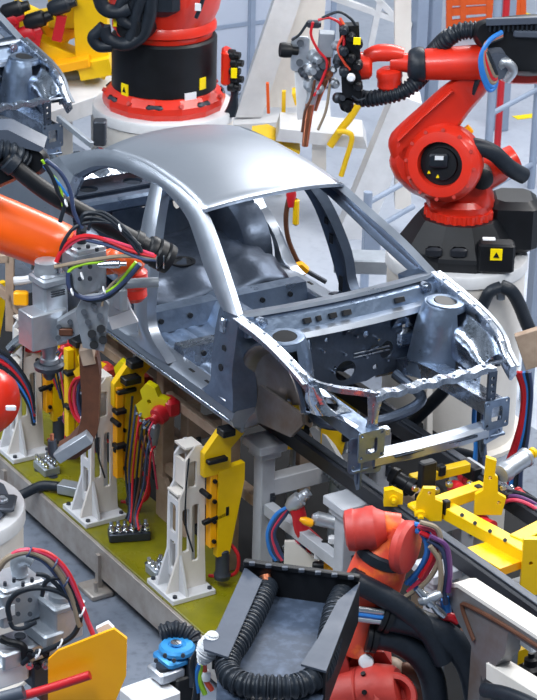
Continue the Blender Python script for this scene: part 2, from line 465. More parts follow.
        I = S3([(-2.75, 2.05), (-2.86, 1.95), (-2.96, 1.86), (-3.0, 1.75), (-3.02, 1.62)], s)
        MB().band(O, I, .04, .02, n=18, s=s).build('quarter_panel', M['body'], R)
        # rear wheelhouse
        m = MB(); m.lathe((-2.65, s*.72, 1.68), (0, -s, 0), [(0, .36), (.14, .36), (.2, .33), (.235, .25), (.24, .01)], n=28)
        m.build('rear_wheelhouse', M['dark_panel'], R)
        # rear pillar inner
        m = MB(); m.band([V((-2.62, s*.52, 2.5)), V((-2.72, s*.60, 2.2)), V((-2.74, s*.63, 2.0))], [V((-2.9, s*.52, 2.44)), V((-3.05, s*.60, 2.2)), V((-3.1, s*.63, 2.0))], .03, .02, n=10, s=-s)
        rp_ = m.build('rear_pillar_inner', M['zinc'], R)
        m = MB(); m.cyl((-2.8, s*.575, 2.3), (-2.8, s*.55, 2.3), .04, n=16); m.build('belt_hole', M['black'], rp_)
    # floor pan with tunnel and ribs
    rows = []
    for i in range(46):
        x = -.34-2.16*i/45
        row = []
        for j in range(41):
            y = -.64+1.28*j/40
            z = 1.575+.15*math.exp(-(y/.13)**4)
            if x > -.62: z += (x+.62)/.28*.36 if abs(y) > .17 else (x+.62)/.28*.2
            if abs(y) > .18 and x < -.62: z += .012*(1 if int((y+2)/.055) % 2 else 0)
            row.append(V((x, y, z)))
        rows.append(row)
    MB().grid(rows).build('floor_pan', M['panel'], R, solid=.008, sharp=30)
    for xx, zz, hh in ((-1.22, 1.65, .10), (-1.78, 1.66, .12)):
        m = MB(); m.prism([V((xx-.09, -.64, 1.58)), V((xx-.06, -.64, zz+hh/2)), V((xx+.05, -.64, zz+hh/2)), V((xx+.09, -.64, 1.58))], V((0, 1.28, 0)))
        cm = m.build('floor_crossmember', M['panel'] if xx < -1.5 else M['zinc'], R)
        m = MB()
        for k in (-.5, -.28, .28, .5): m.cyl((xx+.066, k, zz), (xx+.082, k, zz), .018, n=12)
        split(m, 'crossmember_hole', M['black'], cm)
    # rear floor and bulkhead, cabin shade put into their dark steel tone
    rows = [[V((-1.86-.95*i/14, -.6+1.2*j/24, 1.70+.10*min(1, i/3)+.012*sin(i*2.2)*sin(j*1.1)+.02*sin(j*.7))) for j in range(25)] for i in range(15)]
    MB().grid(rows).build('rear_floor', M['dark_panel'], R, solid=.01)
    m = MB(); m.lathe((-2.22, -.05, 1.815), Z, [(0, .09), (.012, .09), (.012, .07), (.004, .065)], n=22); m.build('tank_hole', M['black'], R)
    holes = [circ(-.28, .22, .04, .05), circ(.28, .22, .04, .05), circ(0, .25, .05, .03)]
    m = MB(); m.plate([(-.62, 0), (.62, 0), (.6, .38), (-.6, .38)], holes, (-2.84, 0, 1.76), Y, Z+V((-.25, 0, 0)), .03); m.build('rear_bulkhead', M['dark_panel'], R)
    hs = [circ(.35*k, .12, .07) for k in (-1, 0, 1)]
    m = MB(); m.plate([(-.6, 0), (.6, 0), (.55, .4), (-.55, .4)], hs, (-2.9, 0, 2.12), Y, -X, .02); m.build('parcel_shelf', M['dark_panel'], R)
    m = MB(); m.beam((-2.78, -.62, 2.10), (-2.78, .62, 2.10), .10, .10, bev=.02); m.build('seat_back_beam', M['panel'], R)
    rows = [[V((-3.05-.12*i, -.55+1.1*j/30, 2.2+.03*sin(j*1.3)*sin(i*1.7)+.02*i)) for j in range(31)] for i in range(4)]
    MB().grid(rows).build('rear_window_ledge', M['foil'], R, solid=.008)
    for k in range(9):
        m = MB(); m.beam((-2.868, -.48+.12*k, 1.80), (-2.93, -.48+.12*k, 2.05), .03, .02); m.build('bulkhead_rib', M['panel'], R)
    m = MB(); m.box((-3.68, 0, 1.9), (.06, 1.4, .42), None, .02); m.build('rear_panel', M['body'], R)
    for q in range(3):
        m = MB(); m.tube([V((-2.0-.1*q, -.58, 2.05)), V((-2.1-.1*q, -.5, 1.98)), V((-2.2-.08*q, -.36, 1.9)), V((-2.3-.06*q, -.25, 1.82))], .02, n=8)
        m.build('stiffening_bead', M['zinc'], R)
    # cowl and firewall
    bow = lambda y: .05*(1-(y/.72)**2)
    cy = [-.71+1.42*i/20 for i in range(21)]
    m = MB(); m.loft([[V((-.44+bow(y), y, 2.235)), V((-.365+bow(y), y, 2.247)), V((-.355+bow(y), y, 2.225)), V((-.43+bow(y), y, 2.215))] for y in cy])
    cw = m.build('cowl_flange', M['body'], R)
    m = MB(); m.loft([[V((-.375+bow(y), y, 2.215)), V((-.33+bow(y), y, 2.20)), V((-.29+bow(y), y, 2.12)), V((-.315+bow(y), y, 2.115))] for y in cy])
    cp = m.build('cowl_panel', M['panel'], R)
    m = MB()
    for y0, ww in ((-.30, .05), (-.22, .03), (-.12, .05), (-.02, .06), (.38, .07)):
        m.box((-.302+bow(y0), y0, 2.165), (.03, ww, .035), (V((.55, 0, -1)).normalized().cross(Y)*-1, Y, V((-.5, 0, .87))), .003)
    split(m, 'cowl_slot', M['black'], cp)
    m = MB()
    for y0 in (-.60, .60): m.lathe((-.335, y0, 2.19), (1, 0, .18), [(0, .034), (.055, .034), (.055, .018), (.07, .018)], n=16)
    split(m, 'wiper_boss', M['zinc'], cp)
    m = MB(); m.loft([[V((-.31+bow(y), y, 2.125)), V((-.22+bow(y), y, 2.13)), V((-.20+bow(y), y, 2.10)), V((-.3+bow(y), y, 2.095))] for y in cy[2:-2]])
    m.build('cowl_ledge', M['body'], R)
    hs = [circ(-.30, .30, .022, .05), circ(.42, .30, .03, .05), circ(-.17, .32, .014), circ(-.1, .12, .012), circ(.12, .3, .02), circ(-.42, .22, .02), circ(.28, .16, .05, .06), circ(-.02, .08, .075, .07), circ(.5, .12, .03), circ(.2, .06, .018), circ(-.33, .1, .016)]
    m = MB(); m.plate([(-.6, 0), (-.2, 0), (-.14, -.02), (.14, -.02), (.2, 0), (.6, 0), (.6, .42), (-.6, .42)], hs, (-.25, 0, 1.70), Y, Z, .015)
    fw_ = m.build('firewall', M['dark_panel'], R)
    m = MB()
    for a, b in ((-.05, .2), (-.05, .225)): m.beam((-.232, a+.08, 1.86+(b-.2)), (-.232, .30, 1.86+(b-.2)), .01, .012)
    m.box((-.23, .43, 1.92), (.05, .16, .12), None, .03)
    split(m, 'pressed_bead', M['zinc'], fw_)
    for k, (y0, z0, w0, h0) in enumerate(((.30, 2.0, .10, .07), (.47, 1.86, .09, .10), (-.48, 1.98, .07, .10), (-.05, 2.02, .05, .05), (.12, 1.88, .08, .05))):
        m = MB(); m.prism([V((-.232, y0, z0)), V((-.232, y0+w0, z0+.01)), V((-.20, y0+w0*.8, z0+h0)), V((-.21, y0+w0*.2, z0+h0*.9))], (.02, 0, .012)); m.build('firewall_bracket', M['foil'], R)
    for k in range(14):
        y0 = -.52+.08*k; z0 = 1.80+.26*((k*7) % 5)/5
        m = MB(); m.cyl((-.236, y0, z0), (-.205, y0, z0), .008, n=8); m.build('firewall_stud', M['zinc'], fw_)
    # engine bay sides
    for s in (-1, 1):
        rail = catmull([V((-.36, s*.715, 2.235)), V((-.1, s*.70, 2.21)), V((.15, s*.695, 2.165)), V((.33, s*.69, 2.115)), V((.385, s*.685, 2.09))], 16) if s < 0 else \
            catmull([V((-.38, .715, 2.245)), V((-.1, .705, 2.215)), V((.18, .70, 2.165)), V((.36, .69, 2.10)), V((.44, .68, 2.02)), V((.53, .68, 1.955))], 18)
        rings = []
        for i, p in enumerate(rail):
            wv = .04
            rings.append([p+V((0, s*.03, -.05)), p+V((0, s*.024, 0)), p+V((0, s*.01, .010)), p+V((0, -s*.018, .006)), p+V((0, -s*.028, -.02)), p+V((0, -s*.026, -.075)), p+V((0, -s*.008, -.085))])
        m = MB(); m.loft(rings); ap = m.build('upper_apron_rail', M['zinc'], R, sharp=40)
        m = MB(); m.loft([[p+V((0, s*.03, .002)), p+V((0, s*.052, .004)), p+V((0, s*.052, -.003)), p+V((0, s*.03, -.006))] for p in rail]); 
        for i in range(2, len(rail)-1, 3): m.cyl(rail[i]+V((0, 0, .006)), rail[i]+V((0, 0, .016)), .011, n=10)
        m.build('rail_flange', M['body'], ap)
        # strut tower
        rows = []
        for h, q in ((1.74, .20), (1.9, .18), (2.0, .17), (2.08, .16), (2.15, .14), (2.175, .13), (2.19, .125)):
            rows.append([V((-.08+.03*(h-1.8)+q*cos(pi*i/16), s*(.56+.06*(h-1.8))-s*q*sin(pi*i/16), h)) for i in range(17)])
        m = MB(); m.grid(rows); m.lathe((-.07, s*.578, 2.10), V((.03, s*.06, 1)), [(.052, .135), (.075, .13), (.085, .125), (.085, .075), (.07, .07), (.068, .01)], n=32)
        st = m.build('strut_tower', M['panel'], R)
        m = MB(); m.lathe((-.062, s*.584, 2.183), V((.03, s*.06, 1)), [(0, .118), (.010, .118), (.012, .112), (.012, .075), (0, .072)], n=32, closed_ends=False); m.build('tower_ring', M['panel'], st)
        m = MB(); m.cyl((-.064, s*.582, 2.17), (-.06, s*.585, 2.19), .072, n=24); m.build('tower_hole', M['black'], st)
        # apron between tower and rail, wheel liner
        c = V((.0, s*.575, 1.77))
        rows = []
        for i in range(17):
            a = pi*(.12+1.10*i/16)
            prof = [(.135, .375), (.125, .355), (.10, .34), (.06, .325), (.03, .28), (.01, .22), (0, .14), (-.005, .04)]
            rows.append([c+V((-.0+q*cos(a), s*h, q*sin(a)*1.05)) for h, q in prof])
        MB().grid(rows).build('wheel_liner', M['liner'] if s < 0 else M['zinc'], R, solid=.01)
        rg_ = [[V((q*cos(a), s*y0, 1.77+q*sin(a)*1.05)) for q, y0 in ((.385, .712), (.36, .715), (.355, .69), (.385, .69))] for a in [pi*(.1+1.02*i/20) for i in range(21)]]
        m = MB(); m.loft(rg_); m.build('arch_lip', M['dark_panel'], R)
        m = MB(); m.prism([V((-.28, s*.62, 1.56)), V((.12, s*.62, 1.62)), V((.22, s*.60, 1.74)), V((.2, s*.60, 1.80)), V((-.3, s*.60, 1.80))], (0, s*.02, 0)); m.build('liner_skirt', M['liner'] if s < 0 else M['panel'], R)
        m = MB(); m.band([V((.0, s*.68, 2.13)), V((.12, s*.68, 2.12)), V((.28, s*.67, 2.08)), V((.40, s*.66, 2.0))], [V((.02, s*.54, 1.90)), V((.14, s*.53, 1.88)), V((.30, s*.52, 1.85)), V((.44, s*.50, 1.84))], .008, .07, n=14, K=10, s=-s)
        m.build('apron_panel', M['foil'], R)
        # lower longitudinal rail
        a = catmull([V((-.45, s*.40, 1.62)), V((-.2, s*.41, 1.74)), V((.1, s*.43, 1.79)), V((.68, s*.45, 1.79))], 14)
        m = MB()
        m.loft([[p+V((0, -.045, -.05)), p+V((0, .045, -.05)), p+V((0, .045, .05)), p+V((0, .06, .055)), p+V((0, .06, .06)), p+V((0, -.06, .06)), p+V((0, -.06, .055)), p+V((0, -.045, .05))] for p in a])
        m.build('longitudinal_rail', M['zinc'] if s > 0 else M['panel'], R)
        m = MB(); m.plate(rrect(-.09, -.10, .09, .09, .015), [rrect(-.04, -.055, .04, .045, .02)] + [circ(i*.07, j*.07, .01) for i in (-1, 1) for j in (-1, 1)], (.685, s*.45, 1.77), Y, Z, .012)
        m.build('rail_end_plate', M['panel'], R)
        m = MB(); m.prism([V((.60, s*.45-.05, 1.70)), V((.60, s*.45-.05, 1.52)), V((.63, s*.45-.05, 1.46)), V((.66, s*.45-.05, 1.48)), V((.67, s*.45-.05, 1.70))], V((0, .012, 0)))
        m.beam((.63, s*.45-.044, 1.50), (.63, s*.45-.044, 1.70), .03, .02)
        m.build('tow_hook_bracket', M['panel'], R)
        # headlamp bracket
        if s < 0:
            m = MB(); m.band([V((.38, -.70, 2.09)), V((.36, -.70, 1.98)), V((.40, -.68, 1.90))], [V((.43, -.66, 2.09)), V((.47, -.63, 1.98)), V((.52, -.58, 1.92))], .008, .03, n=10, s=s)
            m.plate([(0, 0), (.16, .01), (.26, .10), (.18, .14), (.02, .10)], [circ(.1, .07, .015)], (.36, -.70, 1.90), V((.85, .52, 0)).normalized(), V((-.4, .6, .12)).normalized(), .01)
            m.beam((.44, -.60, 1.92), (.62, -.46, 1.83), .035, .012)
            m.build('headlamp_bracket', M['foil'], R)
        m = MB()
        a = V((.385, -.685, 2.09)) if s < 0 else V((.50, .66, 1.985)); b = V((.635, s*.40, 2.06))
        if s < 0:
            pts = catmull([a+V((-.02, 0, .01)), a.lerp(b, .35)+V((.02, -.02, .008)), a.lerp(b, .75), b], 12)
            m.loft([[p+V((-.03, 0, .012)), p+V((.025, 0, .012)), p+V((.03, 0, -.02)), p+V((.02, 0, -.02)), p+V((.012, 0, 0)), p+V((-.03, 0, 0))] for p in pts])
            for p in pts[1::3]: m.cyl(p+V((0, 0, .008)), p+V((0, 0, .018)), .01, n=10)
        else:
            m.plate([(0, 0), (.20, -.02), (.24, .06), (.18, .10), (.02, .07)], [circ(.06, .035, .012), circ(.15, .035, .014)], (.52, .42, 2.0), Y, V((-.6, 0, -.25)).normalized(), .012)
        m.build('corner_tie', M['zinc'], R)
    # radiator support
    m = MB()
    ty = [-.41+.86*i/24 for i in range(25)]
    def tz(y): return 2.055+.012*(1 if int((y+1)/.07) % 2 else 0)
    m.loft([[V((.60, y, tz(y))), V((.665, y, tz(y))), V((.67, y, tz(y)-.035)), V((.66, y, tz(y)-.035)), V((.655, y, tz(y)-.01)), V((.60, y, tz(y)-.012))] for y in ty])
    for y in ty[1::3]: m.cyl((.63, y, tz(y)-.01), (.63, y, tz(y)+.01), .012, n=10)
    m.build('upper_tie_bar', M['zinc'], R, sharp=25)
    m = MB(); m.band([V((.62, -.44, 2.04)), V((.63, -.44, 1.90)), V((.63, -.46, 1.80))], [V((.66, -.36, 2.04)), V((.66, -.39, 1.90)), V((.66, -.36, 1.80))], .02, .01, n=8, s=-1)
    m.box((.66, -.36, 1.82), (.05, .10, .05), None, .006); m.build('near_upright', M['zinc'], R)
    holes = [circ(.03, .03+.045*k, .012) for k in range(6)]
    m = MB(); m.plate([(0, 0), (.055, 0), (.06, .3), (0, .3)], holes, (.655, .39, 1.74), Y, Z, .02); m.build('far_upright', M['dark_panel'], R)
    # lower beam
    bp_ = catmull([V((.655, -.42, 1.655)), V((.68, -.15, 1.66)), V((.68, .15, 1.66)), V((.655, .40, 1.655))], 16)
    m = MB(); m.loft([[p+V((-.045, 0, .04)), p+V((.02, 0, .04)), p+V((.04, 0, .02)), p+V((.04, 0, -.03)), p+V((.025, 0, -.045)), p+V((-.045, 0, -.045))] for p in bp_]); 
    lb = m.build('bumper_beam', M['body'], R, sharp=25)
    m = MB()
    m.beam((.718, -.3, 1.665), (.718, .3, 1.665), .008, .014); m.build('beam_bead', M['dark_panel'], lb)
    for s in (-1, 1):
        m = MB(); m.plate(rrect(-.1, -.11, .1, .12, .03), [circ(.01, .02, .05, .055), circ(-.065, -.07, .016), circ(.06, -.07, .014)], (.64, s*.46, 1.68), V((-.35*s, 1, 0)).normalized(), Z, .014)
        m.beam((.65, s*.46-.09, 1.60), (.65, s*.46+.09, 1.60), .03, .02)
        m.build('crash_box_plate', M['panel'], R)
    # under-body crossmembers and dash beam
    m = MB(); m.tube([V((-.2, -.33, 1.70)), V((.05, -.36, 1.62)), V((.15, 0, 1.60)), V((.05, .36, 1.62)), V((-.2, .33, 1.70))], .035, n=10); m.build('subframe', M['dark_panel'], R)
    return R
car = make_car('silver bare sedan body shell in the centre, held over the yellow clamps')
# -------------------------------------------------- platform and conveyor frame
R = thing('fixture_platform', 'long olive-green base platform on a pale side beam, under the clamp stands', 'platform', (-2.3, -.8, 0))
m = MB(); m.box((-2.55, -.84, .335), (6.0, .60, .03), None, .004); m.build('deck', M['plat'], R)
m = MB(); m.box((-1.3, .65, .285), (8.5, 2.36, .03), None, .004); m.build('shaded_inner_deck', M['deck_shade'], R)  # dark sheet carrying the shade below car and conveyor
m = MB(); m.box((-2.55, -1.148, .215), (6.0, .02, .225), None, .003); m.box((-2.55, -1.12, .325), (6.0, .06, .012)); m.box((-2.55, -1.12, .105), (6.0, .06, .012)); m.build('side_beam', M['plat_side'], R)
for x0 in (-4.2, -2.75, -1.34, .35):
    m = MB(); m.box((x0, -1.19, .02), (.22, .16, .04), None, .008); m.box((x0, -1.165, .15), (.04, .03, .25)); m.cyl((x0+.06, -1.22, .03), (x0+.06, -1.22, .11), .014, n=8)
    m.build('levelling_foot', M['plat_side'], R)
for x0, y0 in ((-2.5, -1.02), (-2.36, -.98), (-.95, -1.0), (-.82, -.96), (.02, -.98), (.15, -.94)):
    m = MB(); m.cyl((x0, y0, .345), (x0, y0, .353), .033, n=14); m.build('deck_plug', M['dark_metal'], R)

def rail(y0, x0, x1, label):
    R = thing('conveyor_rail', label, 'rail', ((x0+x1)/2, y0, 1.31), 'black conveyor rails')
    m = MB(); m.box(((x0+x1)/2, y0, 1.365), (x1-x0, .09, .11), None, .012); m.build('rail_bar', M['rail'], R)
    m = MB(); m.box(((x0+x1)/2, y0, 1.427), (x1-x0, .05, .014), None, .003); m.build('slide_strip', M['dark_metal'], R)
rail(-.335, -5.6, 3.2, 'near black conveyor rail, running under the near engine-bay rail to the right edge')
rail(.335, -5.6, 3.2, 'far black conveyor rail, behind the yellow cradle and under the far wheel arch')

def trestle(x0, mt, label, lower=True):
    R = thing('trestle_frame', label, 'trestle', (x0, 0, .3), 'trestles under the conveyor rails')
    for s in (-1, 1):
        m = MB(); m.box((x0, s*.44, .78), (.10, .10, .96), None, .006); po = m.build('post', mt, R)
        m = MB(); m.box((x0, s*.44, 1.225), (.16, .15, .05), None, .006); m.box((x0, s*.44, 1.28), (.22, .20, .06), None, .006); m.build('post_head', mt, R)
        m = MB(); m.box((x0+.056, s*.44+.03, .90), (.012, .03, .09)); m.cyl((x0+.06, s*.44+.03, .92), (x0+.075, s*.44+.03, .92), .012, n=8); m.build('bolt_plate', M['dark_metal'], po)
    m = MB(); m.box((x0, 0, .98), (.10, .80, .12), None, .006); m.build('cross_beam', mt, R)
for x0, mt, lb in ((.45, 'shaded_white', 'white trestle under the rails in front of the bumper beam'), (-.48, 'shaded_white', 'white trestle under the rails just ahead of the firewall'),
                   (-1.41, 'beige', 'beige trestle under the rails below the door sill'), (-2.34, 'beige', 'beige trestle under the rails, hidden behind the rearmost stand'),
                   (1.38, 'shaded_white', 'white trestle under the rails at the yellow cradle')):
    trestle(x0, M[mt], lb)
def bar(name, a, b, w_, h, mt, label, cat, group=None):
    m = MB(); m.beam(a, b, w_, h); o = m.build(name, mt); tag(o, label, cat, group); return o
for i, (a, b) in enumerate(((-3.6, -2.40), (-2.28, -1.47), (-1.35, -.54), (-.42, .39))):
    bar('tie_bar', (a, -.44, .85), (b, -.44, .85), .07, .08, M['beige'] if i < 3 else M['shaded_white'], ['pale tie beam low between the trestles, rearmost of four', 'beige tie beam low behind the middle clamp stand', 'beige tie beam low behind the front clamp stand', 'white tie beam low under the engine bay'][i], 'beam', 'tie beams between the trestles')
# wooden-looking frame along the sill
R = thing('sill_frame', 'beige open frame of posts and beams below the near door sill', 'frame', (-1.3, -.6, .3))
for x0 in (-2.75, -1.50, -.66):
    m = MB(); m.box((x0, -.58, .90), (.09, .09, 1.12), None, .005); m.build('post', M['beige'], R)
for z0 in (1.24, .72):
    m = MB(); m.box((-1.7, -.58, z0), (2.08, .05, .07), None, .005); m.build('beam', M['beige'], R)
m = MB(); m.prism([(-1.50, -.63, .35), (-1.15, -.63, .35), (-1.42, -.63, .66), (-1.50, -.63, .66)], (0, .03, 0)); m.build('gusset', M['beige'], R)

# --------------------------------------------------------- clamp stands
def make_stand(c, label):
    c = V(c); G = 'clamp stands along the platform'
    R = thing('clamp_stand', label, 'clamp stand', c, G)
    def q(x, y, z): return c+V((x, y, z))
    m = MB(); m.box(q(0, 0, .018), (.34, .31, .036), None, .004); bp = m.build('base_plate', M['white'], R)
    m = MB()
    for i in (-1, 1):
        for j in (-1, 1): m.cyl(q(i*.14, j*.125, .03), q(i*.14, j*.125, .05), .016, n=6)
    split(m, 'bolt', M['dark_metal'], bp)
    for k, xx in enumerate((-.075, .055)):
        out = [(-.145, .036), (.135, .036), (.125, .30), (.115, 1.0), (.05, 1.02), (-.02, .93), (-.025, .74), (-.06, .68), (-.065, .28)]
        m = MB(); m.plate(out, [rrect(-.04, .30, .01, .60, .015), rrect(0, .74, .06, .92, .015), rrect(.03, .22, .08, .62, .015)], q(xx, 0, 0), Y, Z, .02); m.build('side_web', M['cream'] if k else M['white'], R)
    m = MB(); m.plate([(-.06, .1), (.06, .1), (.06, .66), (-.06, .66)], [rrect(-.035, .16, .035, .36, .015), rrect(-.035, .42, .035, .62, .015)], q(0, -.045, 0), X, Z, .02); m.build('front_web', M['white'], R)
    m = MB(); m.box(q(0, -.01, .83), (.12, .02, .18)); m.box(q(0, -.035, .70), (.13, .07, .014)); m.box(q(0, .04, 1.01), (.13, .12, .014)); m.build('cap_plate', M['cream'], R)
    for xx in (-.16, .07):
        m = MB(); m.prism([q(xx if xx > 0 else xx, -.06, .036), q(xx+.095, -.06, .036), q(xx+(.0 if xx > 0 else .095), -.06, .30)], (0, .018, 0)); m.build('gusset', M['white'], R)
    # clamp head
    m = MB(); m.box(q(.095, .155, .57), (.06, .045, .52), None, .004); ab = m.build('clamp_slide', M['amber'], R)
    m = MB()
    for zz in (.36, .5, .64, .78): m.cyl(q(.128, .155, zz), q(.145, .155, zz), .014, n=8)
    split(m, 'slide_screw', M['black'], ab)
    m = MB(); m.plate([(.0, .24), (.09, .24), (.19, .74), (.19, .86), (0, .84)], [], q(.085, .18, 0), Y, Z, .05); m.build('clamp_wedge', M['yellow'], R)
    m = MB(); m.plate([(-.06, .82), (.13, .82), (.13, .98), (.22, 1.06), (.22, 1.12), (.06, 1.12), (-.06, .98)], [], q(.08, .14, 0), Y, Z, .05); m.build('clamp_bracket', M['yellow'], R)
    m = MB(); m.box(q(.15, .22, 1.115), (.09, .09, .05), None, .006); m.build('locating_pad', M['black'], R)
    m = MB(); m.box(q(.12, .16, .93), (.10, .14, .03), None, .006); m.cyl(q(.10, .08, .72), q(.20, .08, .72), .018, n=10); m.beam(q(.12, .08, .50), q(.12, .25, .53), .03, .03); m.cyl(q(.12, .25, .52), q(.12, .25, .58), .02, n=10); split(m, 'pivot_block', M['black'], R)
    m = MB(); m.lathe(q(.10, .24, .06), Z, [(0, .05), (.03, .055), (.05, .045), (.20, .045), (.22, .03), (.26, .02), (.30, .02)], n=18); m.build('air_cylinder', M['dark_metal'], R)
    m = MB(); m.tube([q(.08, .0, .95), q(.10, -.03, .75), q(.085, -.02, .5), q(.09, .03, .3)], .006, n=6); m.build('sensor_lead', M['rubber'], R)
    m = MB(); m.tube([q(.1, .29, .30), q(.14, .33, .22), q(.13, .33, .1), q(.08, .28, .05), q(0, .2, .04)], .012, n=8); m.build('air_hose', M['c_red'], R)
    return R
stA = make_stand((-.565, -.985, .35), 'white clamp stand nearest the front, its yellow clamp under the sill end')
clone(stA, (-1.735, -.985, .35), 'middle white clamp stand on the platform, behind the brown C-shaped gun arm')
clone(stA, (-2.83, -.985, .35), 'third white clamp stand from the front, beside the orange robot arm at the left edge')
clone(stA, (-3.95, -.985, .35), 'rearmost white clamp stand, below the orange robot forearm')

def valve_block(c, n, label, mt=M['grey'], rz=None, dirv=X):
    R = thing('valve_block', label, 'valve block', c, 'valve blocks on the platform'); c = V(c); d = V(dirv).normalized(); s_ = d.cross(Z)
    L = .045*n
    m = MB(); m.box(c+V((0, 0, .03)), (L, .12, .06), (d, s_, Z), .006); m.build('manifold', mt, R)
    for i in range(n):
        for j in (-1, 1):
            p = c+d*(-L/2+.0225+.045*i)+s_*.03*j+Z*.06
            m = MB(); m.lathe(p, Z+s_*j*.3, [(0, .019), (.022, .019), (.024, .013), (.05, .013)], n=10); m.build('fitting', M['chrome'], R)
valve_block((-1.32, -.95, .35), 6, 'valve block with rows of bright fittings at the foot of the middle stand', M['dark_metal'], dirv=(.4, 1, 0))
valve_block((-2.46, -.98, .35), 4, 'small valve block with bright fittings at the foot of the third stand')
valve_block((-.80, -1.02, .35), 3, 'small valve block with bright fittings left of the front stand')
valve_block((-1.95, -.92, .35), 3, 'small valve block with bright fittings left of the middle stand')
def hose(name, pts, r, mt, label=None, cat='hose', group=None, n=8, parent=None, corr=False):
    m = MB()
    if corr: m.corr(pts, r)
    else: m.tube(pts, r, n=n)
    o = m.build(name, mt, parent)
    if parent is None: tag(o, label, cat, group)
    return o
# hoses and wiring at the stands
R = thing('hose_bundle', 'bundle of red and dark hoses looping at the middle clamp stand', 'hose bundle', (-1.5, -.85, .4))
for k in range(7):
    x0 = -1.55+.05*k; mt = M[('rubber', 'c_navy', 'c_red', 'rubber', 'brown', 'c_navy', 'c_red')[k]]
    hose('hose', [(x0, -.80, 1.25-.04*k), (x0+.06, -.86, 1.0), (x0-.02, -.84, .72), (x0+.10-.03*k, -.88, .5), (-1.40+.03*k, -.93, .45)], .008, mt, parent=R)
R = thing('hose_loop', 'red hose loop hanging inside the brown C-shaped gun arm', 'hose loop', (-2.1, -.9, .7))
for k in range(5):
    c0 = V((-2.02+.03*k, -.92+.03*k, 1.05)); rr_ = .13+.02*k
    hose('hose', [c0+V((rr_*cos(a)*.8, rr_*cos(a)*.35, rr_*sin(a)*1.3)) for a in [pi*(.35+q*.17+.1*k) for q in range(9)]], .012, M[('c_red', 'c_pink', 'c_navy', 'rubber', 'c_red')[k]], parent=R)
R = thing('hose_bundle', 'bundle of dark and red hoses at the third clamp stand by the left edge', 'hose bundle', (-2.8, -.8, .4))
for k in range(7):
    hose('hose', [(-3.2+.08*k, -.70, 1.2), (-3.0+.06*k, -.72, 1.15), (-2.72-.05*k, -.70, .8), (-2.6+.02*k, -.76, .5), (-2.5, -.80, .42)], .009, M[('c_red', 'rubber', 'c_pink', 'c_navy', 'rubber', 'c_red', 'c_blue')[k]], parent=R)
# clamp units between the stands
def clamp_unit(c, label, a='lime', b='c_red'):
    R = thing('toggle_clamp', label, 'clamp', c, 'toggle clamps under the sill'); c = V(c)
    m = MB(); m.plate([(x_*.8, y_*.8) for x_, y_ in ((-.07, -.04), (.03, -.05), (.09, .02), (.15, .08), (.16, .15), (.08, .17), (.05, .24), (-.03, .27), (-.08, .2), (-.06, .12), (-.12, .06))], [circ(.0, .09, .015)], c, V((.8, .6, 0)), Z, .06); m.build('jaw', M[a], R)
    m = MB(); m.box(c+V((.10, .07, .06)), (.14, .10, .12), None, .02); m.lathe(c+V((.1, .02, .03)), (.3, -1, -.4), [(-.02, .05), (.02, .065), (.06, .06), (.07, .035), (.1, .03)], n=18); m.build('motor', M[b], R)
    for k in range(4):
        m = MB(); m.tube([c+V((.08, -.02, .0)), c+V((.02+.05*k, -.09-.01*k, -.05)), c+V((-.05+.06*k, -.08, -.18)), c+V((-.03+.05*k, -.03, -.36-.05*k))], .007, n=6); m.build('lead', M[('c_red', 'c_navy', 'rubber', 'c_pink')[k]], R)
    for k in range(3):
        m = MB(); m.lathe(c+V((-.02+.05*k, -.07, -.02-.03*k)), (.2, -1, .5), [(0, .014), (.02, .018), (.03, .01), (.05, .01)], n=10); m.build('fitting', M['chrome'], R)
    m = MB(); m.lathe(c+V((.02, -.02, -.25)), (.15, .1, 1), [(0, .03), (.02, .036), (.16, .036), (.18, .018), (.28, .018)], n=14); m.build('air_cylinder', M['grey'], R)
    m = MB(); m.box(c+V((-.04, .02, .02)), (.05, .12, .08), None, .01); m.build('pivot', M['black'], R)
clamp_unit((-1.42, -.72, 1.18), 'lime-yellow toggle clamp with a red motor under the sill, between the front and middle stands')
clamp_unit((-1.78, -.72, 1.20), 'lime-yellow toggle clamp under the sill by the middle stand', 'lime', 'dark_red')
clamp_unit((-2.15, -.80, 1.15), 'yellow toggle clamp behind the brown gun arm', 'yellow', 'dark_red')
clamp_unit((-2.55, -.80, 1.25), 'yellow toggle clamp left of the brown gun arm', 'yellow', 'c_red')
# long yellow clamp strips behind the gun arm
for k, (x0, lb) in enumerate(((-1.62, 'amber and yellow clamp column at the middle stand'), (-2.32, 'tall yellow clamp column behind the brown gun arm'))):
    R = thing('slide_clamp', lb, 'clamp', (x0, -.85, .6), 'slide clamps')
    m = MB(); m.box((x0, -.87, .98), (.06, .05, .66), None, .004); m.build('slide', M['amber'] if k == 0 else M['yellow'], R)
    m = MB(); m.plate([(0, .0), (.07, .0), (.14, .60), (.14, .78), (0, .70)], [], (x0-.02, -.83, .62), Y, Z, .05); m.build('wedge', M['yellow'], R)
    m = MB(); m.box((x0+.03, -.80, 1.36), (.12, .12, .05), None, .006); m.box((x0+.04, -.88, 1.15), (.07, .08, .03), None, .004); m.box((x0+.04, -.88, .9), (.07, .08, .03), None, .004); split(m, 'bracket', M['black'], R)
# cable tray channel running onto the platform
R = thing('cable_channel', 'grey cable channel with a black conduit lying across the platform edge', 'cable channel', (-2.0, -1.1, .36))
m = MB(); m.beam((-2.12, -1.05, .40), (-1.80, -.80, .40), .10, .07); m.build('channel', M['grey'], R)
m = MB(); m.tube([(-2.12, -1.06, .40), (-2.22, -1.15, .38), (-2.3, -1.3, .3), (-2.4, -1.5, .3)], .035, n=12); m.build('conduit', M['rubber'], R)

